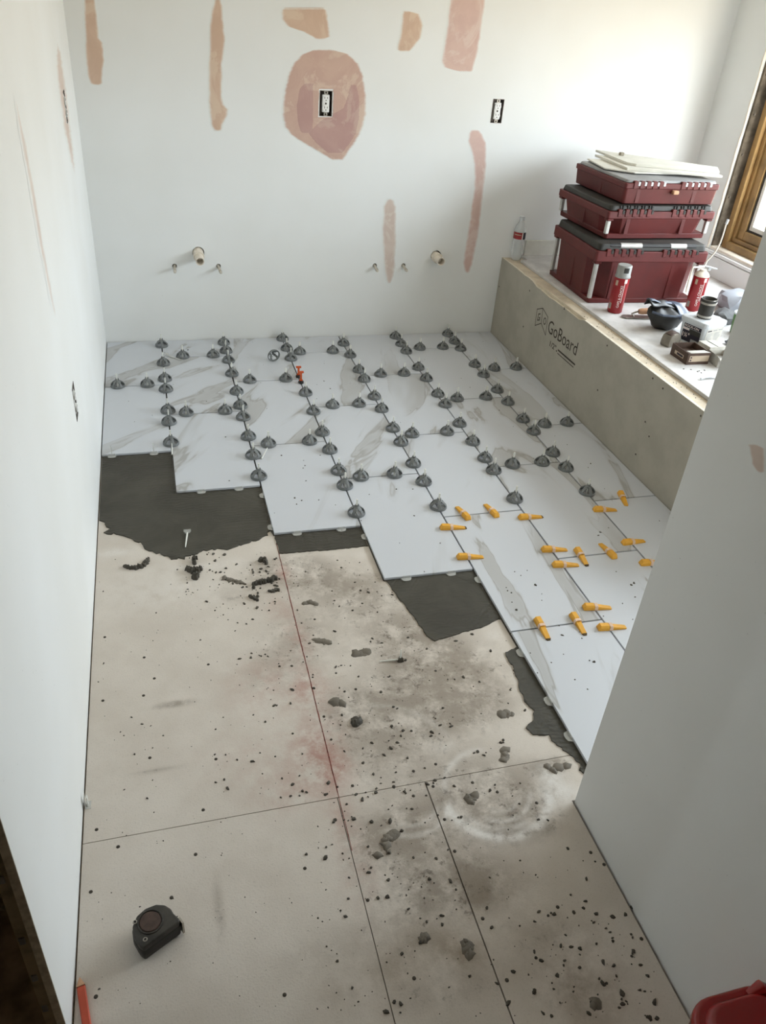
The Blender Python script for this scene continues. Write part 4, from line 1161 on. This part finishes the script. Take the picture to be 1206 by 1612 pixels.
# clear drink bottle on the corner of the deck
pb = (2.462, -.040, ZC-.0008)
t = empty('drink_bottle', pb)
MB().lathe([(.0001, 0), (.022, 0), (.028, .006), (.029, .03), (.026, .045), (.029, .06), (.0285, .085), (.0315, .105), (.0315, .150), (.027, .172), (.014, .196), (.0125, .208)], 24).build('bottle_body', M['bottle'], t, smooth=True, angle=60)
MB().lathe([(.0135, .206), (.0140, .208), (.0140, .222), (.0001, .223)], 16).build('bottle_cap', M['white'], t, smooth=True, angle=40)
fc = math.atan2(CAM[1]-pb[1], CAM[0]-pb[0])
cyl_patch(.0320, fc-1.5, fc+.45, .112, .146, M['redcan'], t, 'label_band', 14)
cyl_patch(.0320, fc+.45, fc+.62, .112, .146, M['pinkwhite'], t, 'label_band', 3)
cyl_patch(.0320, fc+.62, fc+1.7, .112, .146, M['darkprint'], t, 'label_band', 8)
cyl_patch(.0323, fc-.9, fc+.3, .132, .136, M['cream_print'], t, 'label_line', 8)
tag(t, 'clear drink bottle with red and black label in the deck corner', 'bottle')

# trowel with a wooden handle
tp = on(993, 500, 2, ZD)
t = empty('margin_trowel', (tp[0], tp[1], ZD+.0006), math.radians(-8))
MB().prism([(-.030, -.022), (.090, -.022), (.090, .022), (-.030, .022), (-.042, .010), (-.042, -.010)], .004, .0055).build('blade', M['steel'], t)
MB().tube([(.012, 0, .0055), (.0, 0, .018), (.02, 0, .026), (.035, 0, .028)], .0045, 8).build('tang', M['steel'], t, smooth=True)
MB().tube([(.03, 0, .028), (.04, 0, .029), (.08, 0, .031), (.118, 0, .030), (.124, 0, .030)], [.010, .0135, .0145, .0125, .006], 12).build('handle', M['handlewood'], t, smooth=True, angle=60)
MB().box(-.030, .09, -.021, .021, .0, .0035).build('cork_pad', M['greytool'], t)
tag(t, 'wooden-handled trowel half hidden by the black pouch', 'trowel')

# black pouch
def pouch():
    c = on(1047, 527, 2, ZD)
    t = empty('tool_pouch', (c[0]+.035, c[1]+.075, ZD+.0006), math.radians(6))
    # open sack: rings of an ellipse, leaning, open at the top
    def rings(spec, n=28):
        V = []; F = []
        for (z, rx, ry, ox, oy, k) in spec:
            for j in range(n):
                a = 2*math.pi*j/n; wob = 1+.05*math.sin(3*a+z*60)+.03*math.sin(7*a+z*90)
                V.append((ox+rx*math.cos(a)*wob, oy+ry*math.sin(a)*wob, z+k*math.sin(a)+.004*math.sin(5*a+1)))
        m = len(spec)
        for i in range(m-1):
            for j in range(n): F.append((i*n+j, i*n+(j+1) % n, (i+1)*n+(j+1) % n, (i+1)*n+j))
        F.append(tuple(range(n-1, -1, -1)))
        return V, F
    V, F = rings([(.0052, .050, .032, .006, 0, 0), (.012, .064, .040, .006, 0, 0), (.042, .080, .050, 0, 0, .002), (.066, .090, .054, -.004, .002, .004), (.078, .086, .050, -.006, .002, .008), (.088, .070, .036, -.012, .004, .010), (.093, .045, .020, -.018, .006, .004), (.094, .015, .008, -.02, .006, 0)])
    F.append(tuple(7*28+j for j in range(28)))
    MB().add(V, F).build('pouch_body', M['leather'], t, smooth=True, angle=70)
    def sheet_flap(fn, name, mat, th, nu=12, nv=10):
        V = []; F = []
        for i in range(nu+1):
            for j in range(nv+1): V.append(fn(i/nu, j/nv))
        for i in range(nu):
            for j in range(nv): F.append((i*(nv+1)+j, (i+1)*(nv+1)+j, (i+1)*(nv+1)+j+1, i*(nv+1)+j+1))
        f = MB().add(V, F).build(name, mat, t, smooth=True, angle=70); f.modifiers.new('s', 'SOLIDIFY').thickness = th
    # slate flap draped over the window-side end
    sheet_flap(lambda s, q: (.026+.066*s, -.058+.112*q, .098-.014*s*s+.010*math.sin(q*3.1)+.003*math.sin(8*s+5*q)-.042*(1-q)**3), 'side_flap', M['navy'], .004)
    # raised back flap that folds forward over the mouth
    sheet_flap(lambda s, q: (-.096+.128*s+.006*math.sin(6*q), .044-.062*q*q+.008*math.sin(s*3), .078+(.048-.022*s)*math.sin(math.pi*(.12+.66*q))+.003*math.sin(9*s+3*q)), 'back_flap', M['leather'], .005)
    sheet_flap(lambda s, q: (-.098+.124*s, .036-.030*q, .1275-.024*s+.003*math.sin(9*s)-.004*(2*q-1)**2), 'flap_facing', M['navy'], .003)
    MB().tube([(-.090, -.012, .080), (-.062, -.048, .076), (0, -.056, .070), (.05, -.052, .072)], .005, 6).build('lip', M['navy'], t, smooth=True)
    return tag(t, 'black leather tool pouch with a slate blue flap on the deck', 'pouch')
pouch()

# grey tape measure on the deck
c = on(1051, 545, 2, ZD)
t = empty('tape_measure', (c[0]+.016, c[1]+.012, ZD+.0006), math.radians(18))
prof = [(-.033, 0), (.030, 0), (.036, .010), (.036, .030), (.026, .046), (.008, .054), (-.014, .053), (-.030, .042), (-.036, .024), (-.036, .006)]
def xz_prism(prof, y0, y1):
    n = len(prof); return MB().add([(x, y0, z) for x, z in prof]+[(x, y1, z) for x, z in prof], [tuple(range(n)), tuple(range(2*n-1, n-1, -1))]+[(i, n+i, n+(i+1) % n, (i+1) % n) for i in range(n)])
xz_prism(prof, -.022, .022).build('case', M['greytool'], t, bevel=.004, seg=2)
MB().tube([(-.024, 0, .0465), (-.012, 0, .0530), (.008, 0, .0540), (.026, 0, .0465)], .016, 8, .35).build('top_grip', M['tapebrown'], t, smooth=True)
MB().box(-.006, .010, -.0245, -.0215, .006, .018).build('mouth_shade', M['black'], t)  # black box stands in for the shade inside the opening
MB().box(.014, .020, -.008, .008, .050, .056).build('lock_button', M['white'], t, bevel=.001)
tag(t, 'dusty grey tape measure beside the black pouch on the deck', 'tape measure')

# white tub of screws
t = empty('screw_tub', (2.762, -1.262, ZD+.0006), math.radians(16.7))
R1, R2 = rrect(.118, .118, .016), rrect(.130, .130, .018)
MB().prism(R1, 0, .088, rrect(.128, .128, .018)).build('tub_body', M['white'], t, smooth=True, angle=30)
MB().prism(rrect(.138, .138, .020), .086, .104).build('lid', M['white'], t, bevel=.003, seg=2)
MB().prism([(.060, -.020), (.092, -.016), (.098, 0), (.092, .016), (.060, .020)], .086, .096).build('lid_tab', M['white'], t, bevel=.002)
# labels: left face (-x) and right face (-y); faces lean out a little
def lean(z): return .0590+.0050*z/.088
def quad_face(face, a0, a1, z0, z1, mat, name, off=.0006):
    P = []
    for (a, z) in ((a0, z0), (a1, z0), (a1, z1), (a0, z1)):
        l_ = lean(z)+off
        P.append((-l_, -a, z) if face == 'L' else (a, -l_, z))
    return MB().add(P, [(0, 1, 2, 3)]).build(name, mat, t)
quad_face('L', -.042, .047, .006, .052, M['darkprint'], 'label_panel')
quad_face('L', -.040, .047, .062, .078, M['darkprint'], 'label_band')
quad_face('L', -.042, -.012, .053, .060, M['pinkwhite'], 'label_strip')
quad_face('L', -.010, .047, .040, .061, M['rubber'], 'label_picture', .0008)
quad_face('L', .006, .047, .006, .022, M['greycap'], 'label_picture', .0008)
quad_face('R', -.050, .050, .004, .080, M['whitecard'], 'label_sheet')
for i in range(3):
    quad_face('R', -.044+.033*i, -.018+.033*i, .068, .073, M['darkprint'] if i == 0 else M['greycap'], 'label_line', .0009)
for i in range(9):
    for k in range(2):
        quad_face('R', -.044+.048*k, -.044+.048*k+random.uniform(.02, .04), .010+.006*i, .0125+.006*i, M['greylid'], 'label_line', .0009)
def tub_text(body, a, z, h, wd):
    me = text_mesh(body, h, wd, 0, .015)
    map_mesh(me, lambda q: Vector((-(lean(z+q.y)+.0014), -(a+q.x), z+q.y))); return obj('lettering', me, M['pinkwhite'], t)
tub_text('ROCK-ON', -.036, .0655, .0095, .070)
tub_text('1¼"', -.038, .022, .020, .034)
tag(t, 'white plastic screw tub with a dark printed label', 'tub')
# rubber coupling on the tub
t = empty('pipe_coupling', (2.757, -1.262, ZD+.1052), .4)
MB().lathe([(.0245, .002), (.0290, 0), (.0300, .006), (.0295, .020), (.0300, .050), (.0320, .066), (.0330, .078), (.0300, .079), (.0268, .074), (.0255, .040), (.0245, .002)], 28).build('rubber_sleeve', M['rubber'], t, smooth=True, angle=50)
for z, r in ((.005, .0306), (.058, .0323)):
    b = MB().lathe([(r-.0005, z), (r+.0010, z+.0005), (r+.0010, z+.0085), (r-.0005, z+.009)], 28).build('steel_band', M['steel'], t, smooth=True, angle=40)
    MB().box(r-.001, r+.009, -.007, .007, z, z+.010).build('worm_screw', M['steel'], b, bevel=.002)
MB().lathe([(.0300, .0785), (.0325, .0792), (.0330, .0775)], 28).build('top_rim', M['steel'], t, smooth=True)
tag(t, 'black rubber pipe coupling with steel bands on the white tub', 'pipe coupling')
# brown open carton
t = empty('screw_carton', (2.607, -1.432, ZD+.0006), math.radians(0))
w2, d2, hh = .050, .056, .046
m = MB().box(-w2, w2, -d2, d2, 0, .002).box(-w2, -w2+.002, -d2, d2, .002, hh).box(w2-.002, w2, -d2, d2, .002, hh).box(-w2+.002, w2-.002, d2-.002, d2, .002, hh).box(-w2+.002, w2-.002, -d2, -d2+.002, .002, hh)
m.build('carton_body', M['browncard'], t)
MB().box(-w2+.004, w2-.004, -d2+.004, d2-.004, .003, .022).build('contents', M['browncard'], t)
fl = MB().add([(-.040, 0, 0), (.046, 0, 0), (.043, .034, -.004), (-.037, .034, -.004), (-.040, 0, .0012), (.046, 0, .0012), (.043, .034, -.0028), (-.037, .034, -.0028)], [(0,3,2,1),(4,5,6,7),(0,1,5,4),(1,2,6,5),(2,3,7,6),(3,0,4,7)]).build('flap', M['whitecard'], t)
fl.location = (0, -d2+.001, hh+.0002)
MB().add([(-w2+.008, -d2-.0006, .012), (w2-.004, -d2-.0006, .012), (w2-.004, -d2-.0006, .036), (-w2+.008, -d2-.0006, .036)], [(0,1,2,3)]).build('label_panel', M['cream_print'], t)
for z in (.018, .029):
    MB().add([(-w2+.012, -d2-.001, z-.003), (-w2+.018, -d2-.001, z-.003), (-w2+.018, -d2-.001, z+.003), (-w2+.012, -d2-.001, z+.003)], [(0,1,2,3)]).build('label_dot', M['darkprint'], t)
MB().add([(-w2-.0006, .030, .014), (-w2-.0006, -.030, .014), (-w2-.0006, -.030, .028), (-w2-.0006, .030, .028)], [(0,1,2,3)]).build('label_panel', M['cream_print'], t)
MB().add([(-w2-.001, .014, .017), (-w2-.001, -.026, .017), (-w2-.001, -.026, .025), (-w2-.001, .014, .025)], [(0,1,2,3)]).build('label_mark', M['darkprint'], t)
tag(t, 'open dark brown carton with a white flap at the deck edge', 'carton')
# white cartons
def white_carton(loc, rz, w2, d2, hh, label, open_=True):
    t = empty('white_carton', loc, rz)
    m = MB().box(-w2, w2, -d2, d2, 0, .0015).box(-w2, -w2+.0015, -d2, d2, .0015, hh).box(w2-.0015, w2, -d2, d2, .0015, hh).box(-w2+.0015, w2-.0015, d2-.0015, d2, .0015, hh).box(-w2+.0015, w2-.0015, -d2, -d2+.0015, .0015, hh)
    m.build('carton_body', M['whitecard'], t)
    if open_:
        f = MB().box(-w2, w2, -.026, 0, 0, .001).build('flap', M['whitecard'], t); f.location = (0, -d2, hh); f.rotation_euler = (.55, 0, 0)
        f = MB().box(-.014, 0, -d2, d2, 0, .001).build('flap', M['whitecard'], t); f.location = (-w2, 0, hh); f.rotation_euler = (0, .7, 0)
        MB().box(-w2+.002, w2-.002, -d2+.002, d2-.002, .002, hh*.5).build('contents', M['greytool'], t)
    else:
        for x0, x1 in ((-w2, -.003), (.003, w2)): MB().box(x0, x1, -d2, d2, hh, hh+.001).build('lid_flap', M['whitecard'], t)
    return tag(t, label, 'carton')
white_carton((2.715, -1.480, ZD+.0006), math.radians(-6), .036, .045, .036, 'small open white carton beside the brown carton')
white_carton((2.735, -1.385, ZD+.0006), math.radians(4), .038, .036, .040, 'small closed white carton behind the open one', False)
# strip of white cloth
c = on(1118, 598, 2, ZD)
V = []; F = []
for i in range(13):
    s = i/12
    for j in range(4):
        q = j/3
        V.append((c[0]-.045+.13*s, c[1]+.012*math.sin(4*s)+(q-.5)*.020*(.4+.6*s), ZD+.002+.006*abs(math.sin(5*s+2*q))))
for i in range(12):
    for j in range(3): F.append((i*4+j, (i+1)*4+j, (i+1)*4+j+1, i*4+j+1))
o = MB().add(V, F).build('paper_strip', M['white'], None, smooth=True, angle=80); o.modifiers.new('s', 'SOLIDIFY').thickness = .0015
tag(o, 'crinkled white paper strip on the deck near the wall corner', 'paper')

# crumpled plastic bag
def crumple(name, loc, size, seed, mat, label, cat, sub=3, amp=.28, squash=.35):
    r_ = random.Random(seed); bm = bmesh.new(); bmesh.ops.create_icosphere(bm, subdivisions=sub, radius=1)
    dirs = [(Vector((r_.gauss(0, 1), r_.gauss(0, 1), r_.gauss(0, 1))).normalized(), r_.uniform(.55, .95)) for _ in range(26)]
    for v in bm.verts:
        d = v.co.normalized(); k = 1.0
        for n_, h in dirs:
            dp = d.dot(n_)
            if dp > h*.8: k = min(k, h*.92/max(dp, .01)+.05)
        k += r_.uniform(-amp, amp)*.12
        v.co = Vector((d.x*k*size[0], d.y*k*size[1], max(d.z*k, -squash)*size[2]))
    zmin = min(v.co.z for v in bm.verts)
    for v in bm.verts: v.co.z -= zmin
    me = bpy.data.meshes.new(name); bm.to_mesh(me); bm.free()
    me.polygons.foreach_set('use_smooth', [True]*len(me.polygons)); me.set_sharp_from_angle(angle=math.radians(22))
    o = obj(name, me, mat); o.location = loc
    return tag(o, label, cat)
crumple('plastic_bag', (3.215, -.885, ZD+.0006), (.125, .150, .088), 3, M['bag'], 'crumpled pale grey plastic bag by the window wall', 'bag')
crumple('cloth_bundle', (3.045, -1.040, ZD+.0006), (.075, .075, .055), 5, M['bagdark'], 'dark grey cloth bundle between the bag and the white tub', 'cloth')
crumple('cloth_bundle', (2.905, -1.330, ZD+.0006), (.065, .055, .032), 8, M['bagdark'], 'small dark crumpled cloth beside the white tub', 'cloth')
crumple('printed_wrapper', (3.175, -1.085, ZD+.0006), (.040, .040, .075), 11, M['navy'], 'slate blue crumpled wrapper in front of the grey bag', 'wrapper')
t = empty('green_cup', (3.020, -1.195, ZD+.0006))
MB().lathe([(.0001, 0), (.040, 0), (.043, .003), (.048, .085), (.048, .088)], 28).build('cup_body', M['green'], t, smooth=True, angle=50)
MB().lathe([(.0495, .086), (.0500, .092), (.046, .094), (.0001, .094)], 28).build('lid', M['white'], t, smooth=True, angle=50)
tag(t, 'green cup with a white lid half hidden by the wall corner', 'cup')

# ------------------------------------------------------------------ foreground things
# worn tape measure on the floor
c = FP(243, 1472)
t = empty('tape_measure', (c[0], c[1], ZF+.0005), math.radians(-58))
prof = [(-.036, 0), (.040, 0), (.043, .006), (.040, .022), (.041, .034), (.036, .048), (.024, .060), (.004, .066), (-.016, .063), (-.032, .050), (-.039, .032), (-.040, .010)]
def flat_prism(prof, z0, z1, k=1.0):
    return MB().prism([(x*k, y*k) for x, y in prof], z0, z1)
FB = [(x, y-.032) for x, y in prof]
t.rotation_euler = (0, 0, math.radians(28))
body = flat_prism(FB, .0, .044).build('case', M['tapeblack'], t, bevel=.006, seg=3, smooth=True)
flat_prism(FB, .012, .032, 1.05).build('rubber_band', M['rubber'], t, bevel=.004, seg=2, smooth=True)
MB().lathe([(.0001, .0462), (.019, .0460), (.0205, .0440)], 24, (-.002, .004, 0)).build('label_disc', M['tapebrown'], t, smooth=True)
MB().lathe([(.021, .0438), (.0220, .0462), (.0240, .0462), (.0250, .0438)], 24, (-.002, .004, 0)).build('label_ring', M['tapeblack'], t, smooth=True)
for (x, y) in ((-.026, -.020), (-.024, .022)):
    MB().lathe([(.0001, .0449), (.0022, .0449)], 10, (x, y, 0)).build('screw', M['black'], t)
    MB().lathe([(.0022, .0440), (.0028, .0456), (.0040, .0456), (.0046, .0440)], 12, (x, y, 0)).build('screw_rim', M['steel'], t, smooth=True)
MB().box(.0425, .0460, -.036, -.022, .004, .040).build('hook', M['steel'], t)
tag(t, 'worn black tape measure lying flat on the bare backer board', 'tape measure')
# carpenter pencil against the wall end
a, b = FP(115, 1543), FP(124, 1640)
a[0] = max(a[0], XL+.010); b[0] = XL+.030
d = Vector((b-a)).normalized(); t = empty('carpenter_pencil', (a[0], a[1], ZF+.0005), math.atan2(d.y, d.x))
MB().add([(0, -.0006, .0025), (0, .0006, .0025), (0, .0006, .0045), (0, -.0006, .0045), (.018, -.0075, 0), (.018, .0075, 0), (.018, .0075, .009), (.018, -.0075, .009)], [(0,1,2,3),(0,4,5,1),(2,6,7,3),(1,5,6,2),(0,3,7,4)]).build('sharpened_tip', M['handlewood'], t)
MB().box(.018, .17, -.0075, .0075, 0, .009).build('shaft', M['pencil'], t, bevel=.002)
tag(t, 'flat orange-red carpenter pencil lying at the foot of the left wall', 'pencil')
# red plastic case by the right wall
t = empty('red_case', (1.352, -3.664, ZF+.0008))
P0 = rrect(.160, .330, .045, 6)
MB().prism(sc(P0, .90, .94), 0, .290, sc(P0, .97, .98)).build('case_body', M['gloss_red'], t, smooth=True, angle=30, bevel=.002)
MB().prism(P0, .287, .315).build('rim', M['gloss_red'], t, bevel=.008, seg=3, smooth=True)
MB().prism(sc(P0, .86, .93), .314, .328, sc(P0, .76, .88)).build('lid', M['gloss_red'], t, bevel=.005, seg=3, smooth=True)
MB().tube([(.030, .150, .312), (.050, .152, .322), (.068, .148, .312)], [.008, .012, .008], 10).build('latch', M['gloss_red'], t, smooth=True)
tag(t, 'glossy red plastic case with a rounded rim against the right wall', 'case')
# debris in the dark opening
m = MB()
for _ in range(26):
    x, y = random.uniform(-.35, .27), random.uniform(-3.18, -2.4); rblob(m, (x, y), random.uniform(.006, .02), .006, 1.8, n=6, zb=-.016)
tag(m.build('floor_debris', M['furring']), 'scraps of wood debris on the dark floor beyond the left wall end', 'debris', kind='stuff')
o = MB().box(-.30, .20, -2.87, -2.835, -.0155, .004).build('floor_batten', M['furring'], None, bevel=.002)
tag(o, 'wooden batten on the dark floor beyond the left wall end', 'batten')
